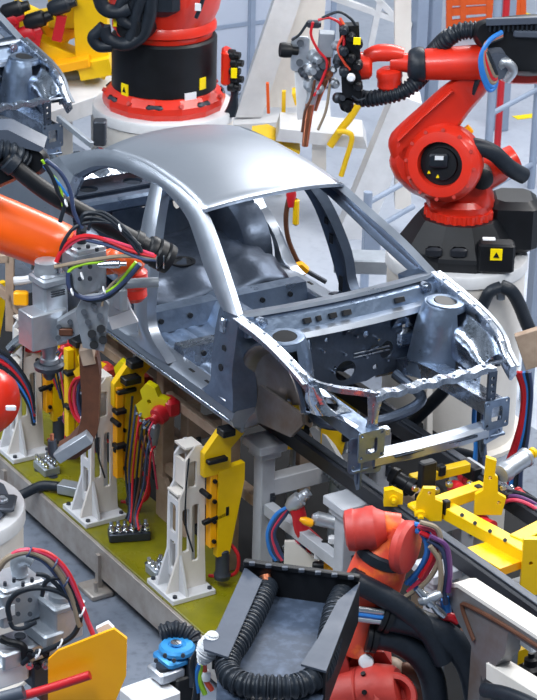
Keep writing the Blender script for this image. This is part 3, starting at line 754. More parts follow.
# ------------------------------------------------ yellow cradle on the rails
R = thing('yellow_cradle', 'yellow clamping cradle on the rails ahead of the bumper beam', 'cradle', P(460, 505, z=1.43))
def pp(px, py, z=1.47): return P(px, py, z=z)
m = MB(); m.beam(pp(432, 506), pp(484, 488), .085, .07); m.build('cross_beam', M['yellow'], R)
m = MB(); m.beam(pp(411, 480), pp(468, 466), .06, .06); m.build('rear_beam', M['yellow'], R)
m = MB(); m.beam(pp(446, 510, 1.43), pp(530, 556, 1.43), .09, .08); lbm = m.build('long_beam', M['yellow'], R)
m = MB(); a = pp(488, 500)
m.plate([(-.08, -.08), (.08, -.08), (.10, .03), (.05, .06), (.045, .16), (.025, .18), (.03, .27), (-.03, .29), (-.035, .08), (-.08, .05)], [circ(0, .16, .012), circ(.06, 0, .012)], a, V((.5, .86, 0)), Z, .035); m.build('end_plate', M['yellow'], R)
m = MB(); a = pp(428, 506); m.plate([(-.07, -.08), (.08, -.08), (.08, .04), (.035, .06), (.035, .13), (-.035, .13), (-.07, .05)], [circ(0, .1, .012)], a, V((.5, .86, 0)), Z, .035); m.build('end_plate', M['yellow'], R)
for px, py, z_, s_ in ((427, 474, 1.58, (.06, .10, .17)), (404, 486, 1.44, (.10, .06, .09)), (441, 470, 1.5, (.05, .05, .07)), (470, 470, 1.42, (.16, .07, .09)), (493, 480, 1.5, (.05, .06, .07)), (422, 497, 1.42, (.05, .08, .05)), (507, 497, 1.42, (.06, .06, .08)), (440, 494, 1.38, (.12, .05, .08))):
    m = MB(); m.box(pp(px, py, z_), s_, None, .008); m.build('clamp_head', M['black'], R)
for px, py in ((415, 488), (449, 484), (436, 490), (470, 484), (503, 487)):
    m = MB(); m.lathe(pp(px, py, 1.47), (.85, -.5, .3), [(-.02, .022), (.02, .022), (.022, .012), (.05, .012)], n=12); m.build('guide_bush', M['chrome'], R)
for px, py in ((446, 507), (478, 492)):
    m = MB(); m.box(pp(px, py), (.04, .04, .09), None, .005); m.build('clamp_stop', M['black'], R)
m = MB(); m.lathe(pp(392, 474, 1.5), pp(414, 488, 1.46)-pp(392, 474, 1.5), [(0, .05), (.04, .055), (.05, .042), (.12, .042), (.13, .052), (.17, .052)], n=18); m.build('locator_barrel', M['black'], R)
m = MB(); m.plate([(-.05, -.05), (.06, -.05), (.06, .03), (.0, .06), (-.05, .05)], [], pp(392, 495), V((.5, .86, 0)), Z, .05); m.lathe(pp(393, 496), (.85, -.5, 0), [(0, .025), (.05, .025), (.05, .012), (.08, .012)], n=12); m.build('near_foot', M['yellow'], R)
m = MB(); m.lathe(pp(420, 514, 1.43), (.85, -.5, 0), [(-.05, .035), (.04, .035), (.04, .018), (.07, .018)], n=14); m.box(pp(416, 508, 1.43), (.08, .08, .06), None, .01); m.build('guide_pin', M['yellow'], R)
m = MB(); q4 = [pp(466, 548, 1.40), pp(492, 540, 1.40), pp(527, 558, 1.40), pp(499, 568, 1.40)]; m.prism(q4, (0, 0, -.012)); m.build('cover_plate', M['yellow'], R)
m = MB(); m.prism([q4[3], q4[2], q4[2]-Z*.05, q4[3]-Z*.05], (.01, 0, 0)); m.build('cover_skirt', M['amber'], R)
m = MB(); m.beam(pp(516, 545, 1.43), pp(545, 530, 1.43), .10, .10); m.build('outer_beam', M['yellow'], R)
m = MB(); m.plate([(-.05, -.2), (.06, -.2), (.06, .15), (-.05, .15)], [circ(0, 0, .012)], pp(530, 560, 1.4), V((.5, .86, 0)), Z, .04); m.build('end_post', M['yellow'], R)
for i, (px, py) in enumerate(((462, 515), (475, 523), (490, 531), (505, 540))):
    m = MB(); m.cyl(pp(px, py, 1.47), pp(px, py, 1.482), .012, n=8); m.build('screw', M['dark_metal'], lbm)
def cylinder_unit(a, b, r, label, m1='c_red', tip='chrome'):
    R = thing('air_cylinder', label, 'cylinder', a, 'pneumatic cylinders'); a, b = V(a), V(b); L = (b-a).length
    m = MB(); m.lathe(a, b-a, [(0, r), (.02, r*1.15), (.05, r*1.15), (.055, r), (L*.7, r), (L*.72, r*1.1), (L*.78, r*1.1)], n=18); m.build('barrel', M[m1], R)
    m = MB(); m.lathe(a+(b-a)*.78, b-a, [(0, r*.4), (L*.15, r*.4), (L*.15, r*.6), (L*.22, r*.6)], n=14); m.build('rod', M[tip], R)
cylinder_unit(pp(501, 474, 1.55), pp(534, 452, 1.60), .055, 'silver cylinder with a yellow tip behind the yellow cradle', 'alu', 'yellow')
cylinder_unit(pp(452, 486, 1.36), pp(470, 495, 1.36), .04, 'red cylinder under the cross beam of the yellow cradle')
cylinder_unit(pp(478, 520, 1.33), pp(496, 530, 1.33), .04, 'red cylinder under the long beam of the yellow cradle')
cylinder_unit(pp(462, 476, 1.33), pp(474, 484, 1.33), .035, 'short red cylinder between the two beams of the yellow cradle')
cylinder_unit(pp(535, 510, 1.35), pp(510, 488, 1.4), .04, 'red cylinder right of the yellow end plate')
R = thing('hose_bundle', 'red and blue hoses rising beside the far front corner of the car body', 'hose bundle', pp(515, 470, 1.2))
for k, mt in enumerate(('c_red', 'c_red', 'c_blue', 'rubber', 'c_navy')):
    b0 = V((.42, .95, 0))
    hose('hose', [PV(b0, 517+k*3, 372), PV(b0, 523+k*2, 392), PV(b0, 521+k*2, 420), PV(b0, 514+k*3, 445), PV(b0, 505+k*4, 470), PV(b0, 500+k*5, 490)], .016, M[mt], parent=R)
R = thing('hose_bundle', 'dark hoses and a blue hose hanging behind the far upright of the radiator frame', 'hose bundle', P(475, 420, y=.75))
for k, mt in enumerate(('c_blue', 'rubber', 'c_navy')):
    hose('hose', [P(476+4*k, 395, y=.75), P(474+5*k, 420, y=.75), P(476+4*k, 445, y=.72), P(474+6*k, 470, y=.7)], .016, M[mt], parent=R)
R = thing('hose_bundle', 'thin dark and pink cables curling at the right edge behind the yellow cradle', 'hose bundle', pp(525, 500, 1.3))
for k, mt in enumerate(('rubber', 'purple', 'c_pink')):
    hose('hose', [pp(496, 500+3*k, 1.35), pp(512, 492+4*k, 1.45), pp(528, 496+4*k, 1.45), pp(545, 505+5*k, 1.4)], .012, M[mt], parent=R)
# boxes below the right part of the conveyor
for k, (px, py, z, s_, mt, lb) in enumerate(((425, 510, 1.0, (.3, .16, .2), 'beige', 'beige block under the yellow cradle, nearest the bumper beam'), (488, 512, .95, (.18, .14, .5), 'cream', 'pale pedestal block under the yellow cradle'),
        (490, 590, 1.0, (.22, .14, .08), 'white', 'white junction box between the near rail and the steel bracket plate'), (512, 602, .98, (.18, .10, .08), 'grey', 'grey junction box right of the white one, beside the near rail'),
        (440, 575, 1.15, (.12, .30, .05), 'grey', 'flat grey cover plate beside the red wrist'))):
    m = MB(); c = P(px, py, z=z); m.box(c, s_, None, .012); m.box(V((c.x, c.y, (c.z-s_[2]/2+.3)/2)), (.08, .08, c.z-s_[2]/2-.3)); o = m.build('junction_box', M[mt], None); tag(o, lb, 'box')
# clamps around the front end under the engine bay
for k, (px, py, y0, lb) in enumerate(((333, 430, .05, 'yellow locating clamp between the rails under the engine bay'), (343, 410, .45, 'yellow locating post by the far rail under the engine bay'), (290, 425, -.1, 'small yellow clamp on the near rail under the wheel arch'))):
    c = P(px, py, y=y0); R = thing('locating_clamp', lb, 'clamp', c, 'locating clamps under the engine bay')
    m = MB(); m.plate([(-.08, -.15), (.06, -.15), (.09, .02), (.05, .16), (-.03, .16), (-.08, .02)], [circ(0, .05, .015)], c, V((.5, .86, 0)), Z, .05); m.build('body', M['yellow'], R)
    m = MB(); m.box(c+V((.06, .06, -.03)), (.06, .08, .06), None, .008); m.build('head', M['black'], R)
    m = MB(); m.lathe(V((c.x-.02, c.y+.04, .3)), Z, [(0, .05), (.02, .05), (.02, .035), (c.z-.62, .035), (c.z-.6, .02), (c.z-.38, .02)], n=14); m.build('rod', M['grey'], R)
R = thing('grip_finger', 'white curved grip finger between the trestles under the engine bay', 'grip finger', P(330, 455, y=0))
m = MB(); c = P(325, 450, y=0); m.plate([(-.10, -.06), (.12, -.10), (.15, -.05), (.02, .12), (-.06, .16), (-.10, .14), (-.05, .06)], [], c, V((.85, .5, 0)), Z, .04); m.build('finger', M['white'], R)
m = MB(); m.corr([c+V((-.02, -.02, -.10)), c+V((.08, 0, -.14)), c+V((.2, .02, -.18))], .03, .025, .004, 10); m.build('spring', M['grey'], R)
# red gripper arm with fittings at the near side of the front trestle
R = thing('gripper_arm', 'red gripper arm with a silver head and blue hoses before the white trestle', 'gripper arm', P(305, 520, z=.9))
b0 = P(300, 520, z=.95)
def g(px, py, o=0): return PV(b0, px, py, o)
m = MB(); m.tube([g(295, 503), g(299, 515), g(302, 530), g(312, 540), g(318, 546)], .05, n=10, flat=.7); m.build('arm', M['c_red'], R)
m = MB(); m.lathe(g(288, 508), g(306, 494)-g(288, 508), [(0, .03), (.04, .05), (.10, .05), (.11, .035), (.17, .03)], n=16); m.sphere(g(305, 495), .035); m.build('head', M['alu'], R)
m = MB(); m.lathe(g(312, 517, .1), g(340, 524, .1)-g(312, 517, .1), [(0, .02), (.03, .045), (.17, .045), (.18, .03), (.23, .03)], n=16); m.build('cylinder', M['alu'], R)
m = MB(); m.lathe(g(300, 519, .12), g(314, 524, .12)-g(300, 519, .12), [(0, .012), (.03, .026), (.08, .026), (.09, .012)], n=12); m.build('nozzle', M['amber'], R)
for k, mt in enumerate(('c_blue', 'c_navy', 'c_pink', 'c_navy')):
    hose('hose', [g(290, 506), g(276+k*3, 515), g(268+k*2, 532), g(270+3*k, 550), g(276+3*k, 560)], .014, M[mt], parent=R)
R = thing('valve_block', 'white and yellow valve cluster with wiring beside the red wrist', 'valve block', g(330, 560))
m = MB(); m.box(g(333, 570, .1), (.10, .12, .12), None, .02); m.build('body', M['amber'], R)
for k, (px, py) in enumerate(((320, 555), (326, 545), (334, 540), (318, 566), (310, 572))):
    m = MB(); m.box(g(px, py, .16), (.07, .05, .05), (V((.6, .8, 0)), V((-.8, .6, 0)), Z), .008); m.build('coil', M['white'] if k % 2 == 0 else M['black'], R)
for k, mt in enumerate(('c_pink', 'c_navy', 'c_red')):
    hose('lead', [g(297+k*4, 540), g(302+k*4, 556), g(305+4*k, 572)], .012, M[mt], parent=R)
m = MB(); c = g(300, 560); m.plate([(-.10, -.1), (.12, -.1), (.12, .0), (-.04, .14), (-.10, .14)], [], c, V((.52, .85, 0)), Z, .03); o = m.build('bracket_plate', M['cream']); tag(o, 'pale triangular bracket plate behind the black tray', 'bracket')
# ------------------------------------------------- right red robot and its pedestal
B = P(457, 252, y=2.3); B.z = round(B.z, 3)
def pedestal(c, r, h, label):
    R = thing('robot_pedestal', label, 'pedestal', (c.x, c.y, 0), 'robot pedestals'); c = V((c.x, c.y, 0))
    m = MB(); m.lathe(c, Z, [(0, r*1.12), (.03, r*1.12), (.03, r*.97), (h-.10, r*.97)], n=48); m.build('column', M['cream'], R)
    m = MB(); m.lathe(c+Z*(h-.10), Z, [(0, r*.97), (.012, r), (.085, r), (.10, r*.985)], n=48); m.build('top_flange', M['white'], R)
    return R
pedestal(B, .525, B.z, 'pale round pedestal under the red robot at the right')
R = thing('industrial_robot', 'red robot on the right, arm bent over to the welding gun', 'robot', B, 'articulated robots')
def r(px, py, o=0.0): return PV(B, px, py, o)
N_ = -HEAD
m = MB(); m.lathe(B, Z, [(0, .44), (.07, .45), (.10, .44), (.26, .33), (.30, .30)], n=10); sk = m.build('base_housing', M['black'], R, sharp=15)
m = MB(); m.box(B+SIDE*.40+HEAD*.1+Z*.22, (.36, .40, .40), (SIDE, HEAD, Z), .05); m.box(B+SIDE*.25-HEAD*.37+Z*.12, (.26, .14, .22), (SIDE, HEAD, Z), .015); m.build('connector_box', M['black'], R)
m = MB(); m.box(B+SIDE*.245-HEAD*.445+Z*.16, (.085, .012, .085), (SIDE, HEAD, Z)); lb = m.build('warning_label', M['sign_yellow'], R)
m = MB(); c = B+SIDE*.245-HEAD*.453+Z*.16; m.prism([c+SIDE*-.022-Z*.02, c+SIDE*.022-Z*.02, c+Z*.022], -HEAD*.004); m.build('warning_triangle', M['black'], lb)
m = MB(); m.box(B+SIDE*.19-HEAD*.40+Z*.262, (.09, .05, .008), (SIDE, HEAD, Z)); m.build('type_label', M['sign_white'], R)
for k in (-.18, .0):
    m = MB(); m.box(B+SIDE*(k-.02)-HEAD*.40+Z*.15, (.12, .06, .08), (SIDE, HEAD, Z), .02); m.build('base_opening', M['rail'], sk)
pr_ = []
for i in range(96): pr_.append(.245 if (i//2) % 2 else .26)
m = MB()
rings = [[B+V((cos(2*pi*i/96)*pr_[i], sin(2*pi*i/96)*pr_[i], h)) for i in range(96)] for h in (.29, .36)]
m.loft(rings); m.lathe(B, Z, [(.36, .24), (.42, .25), (.46, .22)], n=40); m.build('slewing_collar', M['red'], R)
def pris(pts, o0, o1, mt, name, parent, base=None):
    base = base if base is not None else B
    m = MB(); a = [PV(base, x, y, o0) for x, y in pts]; m.prism(a, N_*(o1-o0))
    return m.build(name, mt, parent)
def smooth_poly(pts, n=40):
    q = [V((x, y, 0)) for x, y in pts]; q = q+q[:1]
    return [(v.x, v.y) for v in catmull(q, n)[:-1]]
def housing(pts, o0, o1, mt, name, parent, base, bev=.04):
    """rounded body: silhouette swept front to back with softened edges"""
    pts = smooth_poly(pts, 48); cx = sum(p[0] for p in pts)/len(pts); cy_ = sum(p[1] for p in pts)/len(pts)
    rings = []
    for t, k in ((0, .86), (.12, .96), (.3, 1), (.7, 1), (.88, .96), (1, .86)):
        o = o0+(o1-o0)*t
        rings.append([PV(base, cx+(x-cx)*k, cy_+(y-cy_)*k, o) for x, y in pts])
    m = MB(); m.loft(rings); return m.build(name, mt, parent, sharp=50)
housing([(395, 178), (410, 192), (426, 200), (432, 214), (462, 218), (490, 212), (494, 196), (490, 182), (478, 166), (458, 146), (430, 134), (400, 142), (389, 160)], -.22, .20, M['red'], 'carousel', R, B)
ax = (N_+SIDE*-.35+Z*.16).normalized()
c = r(436, 167, .42)-ax*.17
m = MB(); m.lathe(c-ax*.10, ax, [(0, .28), (.08, .285), (.13, .275), (.17, .235), (.175, .20), (.175, .165), (.10, .16), (.095, .01)], n=44); hub = m.build('shoulder_ring', M['red'], R)
m = MB(); m.lathe(c-ax*.01, ax, [(0, .158), (.02, .158), (.025, .12), (.05, .115), (.055, .01)], n=36); mo = m.build('shoulder_motor', M['black'], R)
m = MB(); d_, s_, t_ = basis(ax); m.box(c+ax*.06+Z*.03-SIDE*.01, (.13, .10, .06), (SIDE, Z, ax), .01); m.build('terminal_box', M['rubber'], mo)
m = MB(); m.box(c+ax*.095+Z*.055, (.06, .03, .006), (SIDE, Z, ax)); m.build('motor_label', M['sign_white'], mo)
for dx, dz in ((-.08, -.06), (-.015, -.09), (.06, -.075)):
    m = MB(); m.prism([c+ax*.05+SIDE*(dx-.012)+Z*(dz-.012), c+ax*.05+SIDE*(dx+.014)+Z*(dz-.012), c+ax*.05+SIDE*dx+Z*(dz+.014)], ax*.004); m.build('motor_mark', M['sign_yellow'], mo)
for i in range(12):
    a = 2*pi*i/12; e_ = s_*cos(a)+t_*sin(a)
    m = MB(); m.cyl(c+ax*.065+e_*.25, c+ax*.075+e_*.25, .014, n=8); m.build('ring_bolt', M['dark_red'], hub)
m = MB(); m.box(r(469, 163, .20), (.07, .012, .07), (SIDE, HEAD, Z)); m.build('side_label', M['sign_white'], R)
# link arm
housing([(388, 146), (392, 132), (420, 106), (448, 82), (470, 72), (490, 76), (488, 90), (470, 112), (452, 138), (440, 160), (420, 172), (396, 166)], -.02, .20, M['red'], 'link_arm', R, B)
m = MB(); m.tube([r(398, 140, .205), r(424, 115, .205), (r(452, 90, .205))], .035, n=8, flat=.4); m.build('arm_rib', M['red'], R)
# counterbalance / second motor with thick hose on the right
m = MB(); m.lathe(r(468, 184, .1), r(512, 158, .0)-r(468, 184, .1), [(0, .10), (.1, .12), (.25, .12), (.3, .10), (.40, .09)], n=24); m.build('balancer', M['red'], R)
m = MB(); m.tube([r(456, 155, .22), r(470, 146, .26), (r(492, 152, .26)), r(510, 168, .22), r(524, 176, .16)], .06, n=14); m.build('motor_hose', M['rubber'], R)
m = MB(); m.lathe(r(482, 178, .25), N_, [(-.1, .08), (.03, .08), (.05, .05)], n=20); m.build('side_motor', M['black'], R)
m = MB(); m.beam(r(452, 143, .1), r(471, 128, .1), .05, .06); m.build('stop_block', M['amber'], R)
# forearm
fa, fb = r(424, 64.5, .16), r(484, 62, .16)
m = MB(); m.lathe(fa, fb-fa, [(0, .105), (.02, .112), (.35, .125), (.50, .128), (.62, .14)], n=32); m.build('forearm_tube', M['red'], R)
m = MB(); m.lathe(fa, fa-fb, [(-.01, .10), (.0, .122), (.03, .128), (.07, .122), (.10, .105), (.12, .07)], n=28); m.build('wrist_collar', M['rubber'], R)
m = MB(); m.tube([r(418, 64, .16), r(408, 63, .16), r(398, 62, .16), r(390, 62, .16)], .07, n=16, radii=lambda t, i: .078-.02*t); m.build('wrist_neck', M['red'], R)
m = MB(); m.tube([r(403, 55, .16), (r(392, 53, .16)), r(378, 53, .16), r(366, 57, .16)], .055, n=16, radii=lambda t, i: .05+.012*sin(pi*t)); m.build('wrist_fork', M['red'], R)
m = MB(); m.lathe(r(389, 68, .16), r(390, 88, .16)-r(389, 68, .16), [(0, .06), (.02, .09), (.06, .095), (.075, .088), (.13, .09), (.15, .075)], n=26); m.build('wrist_motor', M['red'], R)
m = MB(); m.lathe(r(372, 66, .16), r(358, 66, .16)-r(372, 66, .16), [(0, .07), (.02, .095), (.08, .10), (.11, .08), (.12, .06)], n=24); m.build('tool_flange', M['red'], R)
# black dress pack
housing([(470, 34), (476, 22), (500, 17), (548, 16), (552, 45), (550, 72), (520, 76), (505, 68), (494, 52), (478, 46)], -.10, .30, M['black'], 'dress_pack', R, B)
m = MB(); m.beam(r(486, 22, .32), r(545, 20, .32), .03, .05); dp = m.build('pack_cover', M['charcoal'], R)
for i in range(12):
    m = MB(); m.box(r(490+i*4.6, 28, .31), (.012, .03, .05), (SIDE, HEAD, Z), .003); m.build('cover_rib', M['rubber'], dp)
m = MB(); m.box(r(532, 34, .31), (.26, .05, .05), (SIDE, HEAD, Z), .01); m.build('grey_strip', M['charcoal'], R)
m = MB(); m.corr([r(478, 30, .2), (r(462, 31, .2)), r(448, 38, .18), r(436, 50, .05), r(430, 58, -.05)], .06, .03, .006); m.build('pack_hose', M['rubber'], R)
m = MB(); m.corr([r(424, 74, .1), (r(414, 84, .2)), r(402, 92, .22), r(386, 96, .2), r(366, 99, .15), r(357, 95, .1)], .055, .03, .006); m.build('tool_hose', M['rubber'], R)
m = MB(); m.lathe(r(494, 62, .26), N_+SIDE*.3, [(0, .12), (.05, .12), (.06, .09), (.11, .09)], n=26); m.build('elbow_motor', M['charcoal'], R)
m = MB(); m.tube([r(499, 66, .33), (r(506, 62, .36)), r(513, 70, .35), r(506, 80, .33)], .035, n=12); m.build('grey_connector', M['alu'], R)
for k, mt in enumerate(('c_blue', 'c_blue', 'c_grey', 'c_red', 'c_grey', 'rubber')):
    hose('loop_cable', [r(502, 32+k, .33), r(490-k, 40+k, .38), r(481+k*1.5, 56, .40), r(482+k*2, 74-k*2, .40), r(489+k, 90-k*4, .38), r(496, 84-2*k, .36), r(495-k, 66, .34)], .017, M[mt], parent=R)
m = MB(); m.beam(r(484, 60, .22), r(474, 94, .18), .05, .03); m.build('hanging_strap', M['rubber'], R)
housing([(494, 72), (520, 70), (550, 68), (550, 82), (515, 84), (500, 80)], -.05, .12, M['red'], 'rear_casting', R, B)
# pedestal cable loops
R = thing('cable_loop', 'pair of black cables on a bracket on the front of the right pedestal', 'cable', r(501, 290, .50))
m = MB(); m.box(r(501, 292, .47), (.06, .06, .12), (SIDE, HEAD, Z), .01); m.build('bracket', M['grey'], R)
m = MB(); m.tube([r(501, 287, .52), r(490, 292, .54), (r(483, 305, .54)), r(478, 318, .54), r(474, 335, .53)], .045, n=12); m.build('cable', M['rubber'], R)
m = MB(); m.tube([r(501, 286, .52), r(511, 291, .52), (r(519, 304, .48)), r(528, 326, .42), r(538, 346, .4), r(548, 360, .4)], .05, n=12); m.build('cable', M['rubber'], R)
R = thing('power_cable', 'thick black cable hanging behind the radiator frame in front of the pedestal', 'cable', P(420, 420, y=1.2))
m = MB(); m.tube([P(455, 372, y=1.3), P(446, 388, y=1.3), P(430, 405, y=1.25), P(408, 425, y=1.2), P(385, 440, y=1.2), V((-.35, 1.2, .8)), V((-.4, 1.2, .34))], .045, n=12); m.build('cable', M['rubber'], R)
m = MB(); m.beam(P(520, 352, y=1.6), P(575, 335, y=1.9), .06, .26); o = m.build('support_bar', M['beige']); tag(o, 'beige horizontal bar at the right edge beside the far wing', 'bar')
m = MB(); m.beam(P(428, 372, y=1.75), P(428, 470, y=1.75), .05, .05); o = m.build('conduit_pipe', M['cream']); tag(o, 'thin pale conduit pipe behind the open radiator frame', 'pipe')

# ----------------------------------------------- welding gun held by the right robot
G = thing('spot_welding_gun', 'spot welding gun with copper shanks held by the right red robot', 'welding gun', r(330, 70, .16), 'welding guns')
m = MB(); m.beam(r(349, 24, .2), r(352, 96, .2), .10, .14); m.build('manifold_block', M['black'], G)
for k in range(9):
    m = MB(); p = r(344+(k % 3)*7, 30+k*7, .29); m.lathe(p, N_, [(-.05, .035), (.02, .035), (.03, .022), (.06, .02)], n=12); m.build('coupling', M['black'] if k % 3 else M['rubber'], G)
m = MB(); m.box(r(357, 41, .37), (.05, .01, .05), (SIDE, HEAD, Z)); m.build('yellow_tag', M['sign_yellow'], G)
m = MB(); m.lathe(r(351, 77, .33), N_, [(0, .03), (.02, .03), (.03, .02)], n=14); m.build('white_cap', M['sign_white'], G)
m = MB(); m.plate(rrect(-.065, -.125, .065, .125, .03), [circ(0, .07, .018), circ(0, -.07, .018)], r(300, 53, .16), SIDE, Z, .03); mp = m.build('mounting_plate', M['alu'], G)
for dz in (.07, -.07):
    m = MB(); m.cyl(r(300, 53, .17)+Z*dz, r(300, 53, .22)+Z*dz, .026, n=14); m.build('plate_bolt', M['dark_metal'], mp)
m = MB(); m.lathe(r(298, 51, .2), r(283, 50, .22)-r(298, 51, .2), [(0, .03), (.05, .03), (.05, .05), (.10, .055), (.13, .05)], n=16); m.build('servo_knob', M['black'], G)
m = MB(); m.beam(r(327, 32, .16), r(325, 55, .16), .11, .11); m.build('transformer', M['grey'], G)
m = MB(); m.tube([r(321, 50, .16), r(319, 72, .16), r(312, 96, .16), r(308, 112, .16)], .04, n=12); m.build('upper_shank', M['alu'], G)
for k, (x, y, rr_, mt) in enumerate(((316, 58, .05, 'grey'), (311, 70, .045, 'alu'), (322, 66, .05, 'dark_metal'), (309, 86, .04, 'grey'), (318, 90, .035, 'alu'), (327, 74, .045, 'copper'), (304, 74, .03, 'dark_metal'), (335, 84, .035, 'grey'), (333, 70, .03, 'alu'), (338, 62, .04, 'dark_metal'), (337, 46, .035, 'grey'), (340, 98, .04, 'dark_metal'), (347, 106, .05, 'black'))):
    m = MB(); m.lathe(r(x, y, .22), (N_+SIDE*(.6-.2*(k % 5))+Z*(.3*(k % 3)-.3)).normalized(), [(-.06, rr_*.7), (-.05, rr_), (.0, rr_), (.01, rr_*.6), (.05, rr_*.5)], n=14); m.build('gun_cylinder', M[mt], G)
m = MB(); m.tube([r(328, 56, .14), r(327, 76, .14), r(319, 96, .14), r(314, 110, .14)], .022, n=12); m.build('lower_shank', M['copper'], G)
m = MB(); m.tube([r(310, 104, .18), r(307, 128, .18), (r(305, 146, .18))], .035, n=12, radii=lambda t, i: .033-.01*t); m.build('electrode', M['copper'], G)
m = MB(); m.beam(r(300, 70, .14), r(303, 118, .14), .07, .08); m.build('side_bar', M['white'], G)
m = MB(); m.lathe(r(321, 72, .2), N_, [(0, .06), (.03, .06), (.05, .035)], n=16); m.build('pivot', M['dark_metal'], G)
for k, (mt, pts) in enumerate((('c_red', [(313, 22), (311, 35), (318, 50), (327, 62), (322, 80), (314, 96)]), ('c_red', [(318, 20), (330, 18), (342, 26), (344, 44), (340, 56)]), ('worn_orange', [(340, 18), (345, 30), (338, 48), (344, 62), (350, 70)]), ('rubber', [(308, 22), (300, 34), (292, 40)]),
                       ('rubber', [(322, 18), (338, 12), (350, 18), (356, 26)]), ('brown', [(315, 80), (311, 98), (305, 112), (302, 132)]), ('c_grey', [(330, 84), (326, 110), (318, 130)]), ('rubber', [(352, 96), (358, 100), (366, 98)]))):
    hose('gun_hose', [r(x, y, .26) for x, y in pts], .010, M[mt], parent=G)
m = MB(); m.box(r(314, 24, .18), (.10, .06, .05), (SIDE, HEAD, Z), .01); m.build('hose_clip', M['dark_metal'], G)

# ------------------------------------------------------- red robot at the top
T_ = P(164, 103, z=1.55)
pedestal(T_, .61, 1.55, 'pale round pedestal behind the car roof, under the robot with a black base drum')
R = thing('industrial_robot', 'red robot behind the roof with a black base drum and red slotted flange', 'robot', T_, 'articulated robots')
def t(px, py, o=0.0): return PV(T_, px, py, o)
m = MB(); m.lathe(T_, Z, [(0, .51), (.05, .525), (.10, .52), (.16, .46), (.17, .44)], n=14); fl = m.build('base_flange', M['red'], R, sharp=18)
for k in range(14):
    a = 2*pi*(k+.5)/14; e_ = V((cos(a), sin(a), 0)); f_ = V((-sin(a), cos(a), 0))
    if k % 2 == 0:
        m = MB(); m.box(T_+e_*.485+Z*.105, (.06, .15, .05), (e_, f_, Z), .02); m.build('flange_slot', M['dark_metal'], fl)
    else:
        m = MB(); m.cyl(T_+e_*.47+Z*.10, T_+e_*.52+Z*.13, .02, n=8); m.build('flange_bolt', M['dark_red'], fl)
m = MB(); m.lathe(T_, Z, [(.15, .43), (.17, .445), (.60, .445), (.62, .43)], n=48); dr = m.build('base_drum', M['black'], R)
def on_drum(px, py, w_, h_, mt, name, rad=.447):
    p = t(px, py, rad*.8); d2 = V((p.x-T_.x, p.y-T_.y, 0)).normalized(); p = V((T_.x, T_.y, p.z))+d2*rad; s2 = Z.cross(d2)
    m = MB(); m.box(p, (w_, .01, h_), (s2, d2, Z)); o = m.build(name, M[mt], dr); return p, d2, s2
p, d2, s2 = on_drum(120, 91, .08, .10, 'sign_yellow', 'warning_label'); m = MB(); m.prism([p+d2*.008-s2*.02-Z*.02, p+d2*.008+s2*.02-Z*.02, p+d2*.008+Z*.025], d2*.003); m.build('warning_triangle', M['black'], dr)
p, d2, s2 = on_drum(211, 86, .07, .10, 'sign_yellow', 'warning_label')
on_drum(189, 96, .11, .07, 'sign_white', 'type_label')
m = MB(); m.lathe(T_, Z, [(.60, .40), (.66, .41), (.68, .44), (.72, .44), (.76, .42), (.85, .46), (1.05, .50), (1.3, .50), (1.45, .44), (1.5, .3)], n=48); m.build('carousel', M['red'], R)
m = MB(); m.lathe(t(140, 22, .38), N_+SIDE*-.5, [(-.1, .15), (.12, .15), (.14, .12), (.2, .11)], n=28); m.build('shoulder_motor', M['black'], R)
m = MB(); m.box(t(150, -4, .4), (.5, .3, .3), (SIDE, HEAD, Z), .06); m.build('motor_cover', M['rubber'], R)
for pts, rr_ in (([(152, -12), (150, 14), (143, 34), (128, 44), (114, 42), (106, 36), (104, 26)], .055), ([(146, -10), (137, 12), (134, 28), (130, 40)], .05), ([(104, 26), (98, 32), (93, 38), (99, 46), (112, 46)], .05), ([(98, -8), (104, 8), (118, 12), (130, 8)], .06), ([(128, -6), (120, 6), (122, 20), (132, 26)], .045)):
    m = MB(); m.tube([t(x, y, .55) for x, y in pts], rr_, n=14); m.build('motor_hose', M['rubber'], R)
m = MB(); m.box(t(115, 22, .5), (.03, .03, .07), (SIDE, HEAD, Z)); m.build('yellow_clip', M['sign_yellow'], R)
m = MB(); m.tube([t(196, 18, .50), (t(200, 8, .5)), t(204, -4, .5)], .018, n=8); m.build('thin_lead', M['rubber'], R)
m = MB(); m.box(t(198, 7, .51), (.05, .02, .06), (SIDE, HEAD, Z)); m.build('lead_tag', M['sign_white'], R)
R2 = thing('connector_panel', 'black connector panel with dangling cables right of the black drum', 'connector panel', t(228, 95))
m = MB(); m.box(t(226, 66, .2), (.08, .20, .30), (SIDE, HEAD, Z), .02); m.build('plate', M['red'], R2)
for k in range(5):
    m = MB(); m.lathe(t(229+(k % 2)*3, 54+k*8, .25), SIDE+N_*.4, [(0, .045), (.05, .045), (.06, .03), (.1, .03)], n=12); m.build('plug', M['black'], R2)
for k in range(4):
    hose('cable', [t(231+k, 66+k*3, .25), t(236-k, 84, .25), t(232+k, 104, .2), t(226+2*k, 116, .2)], .03, M['rubber'], parent=R2)
m = MB(); m.box(t(234, 73, .32), (.05, .03, .08), (SIDE, HEAD, Z)); m.build('yellow_tag', M['sign_yellow'], R2)
# gear beside the pedestal, between the second car and the robot
b0 = P(95, 140, z=1.2)
m = MB(); m.box(P(100, 132, d=18.9), (.10, .12, .20), (SIDE, HEAD, Z), .01); o = m.build('junction_box', M['dark_metal']); tag(o, 'dark junction box left of the pale pedestal behind the roof', 'box')
m = MB(); a, b = P(58, 118, d=18.9), P(92, 145, d=18.6); m.beam(a, b, .035, .05); o = m.build('guard_rail', M['grey']); tag(o, 'pale guard rail between the second car body and the roof', 'rail')
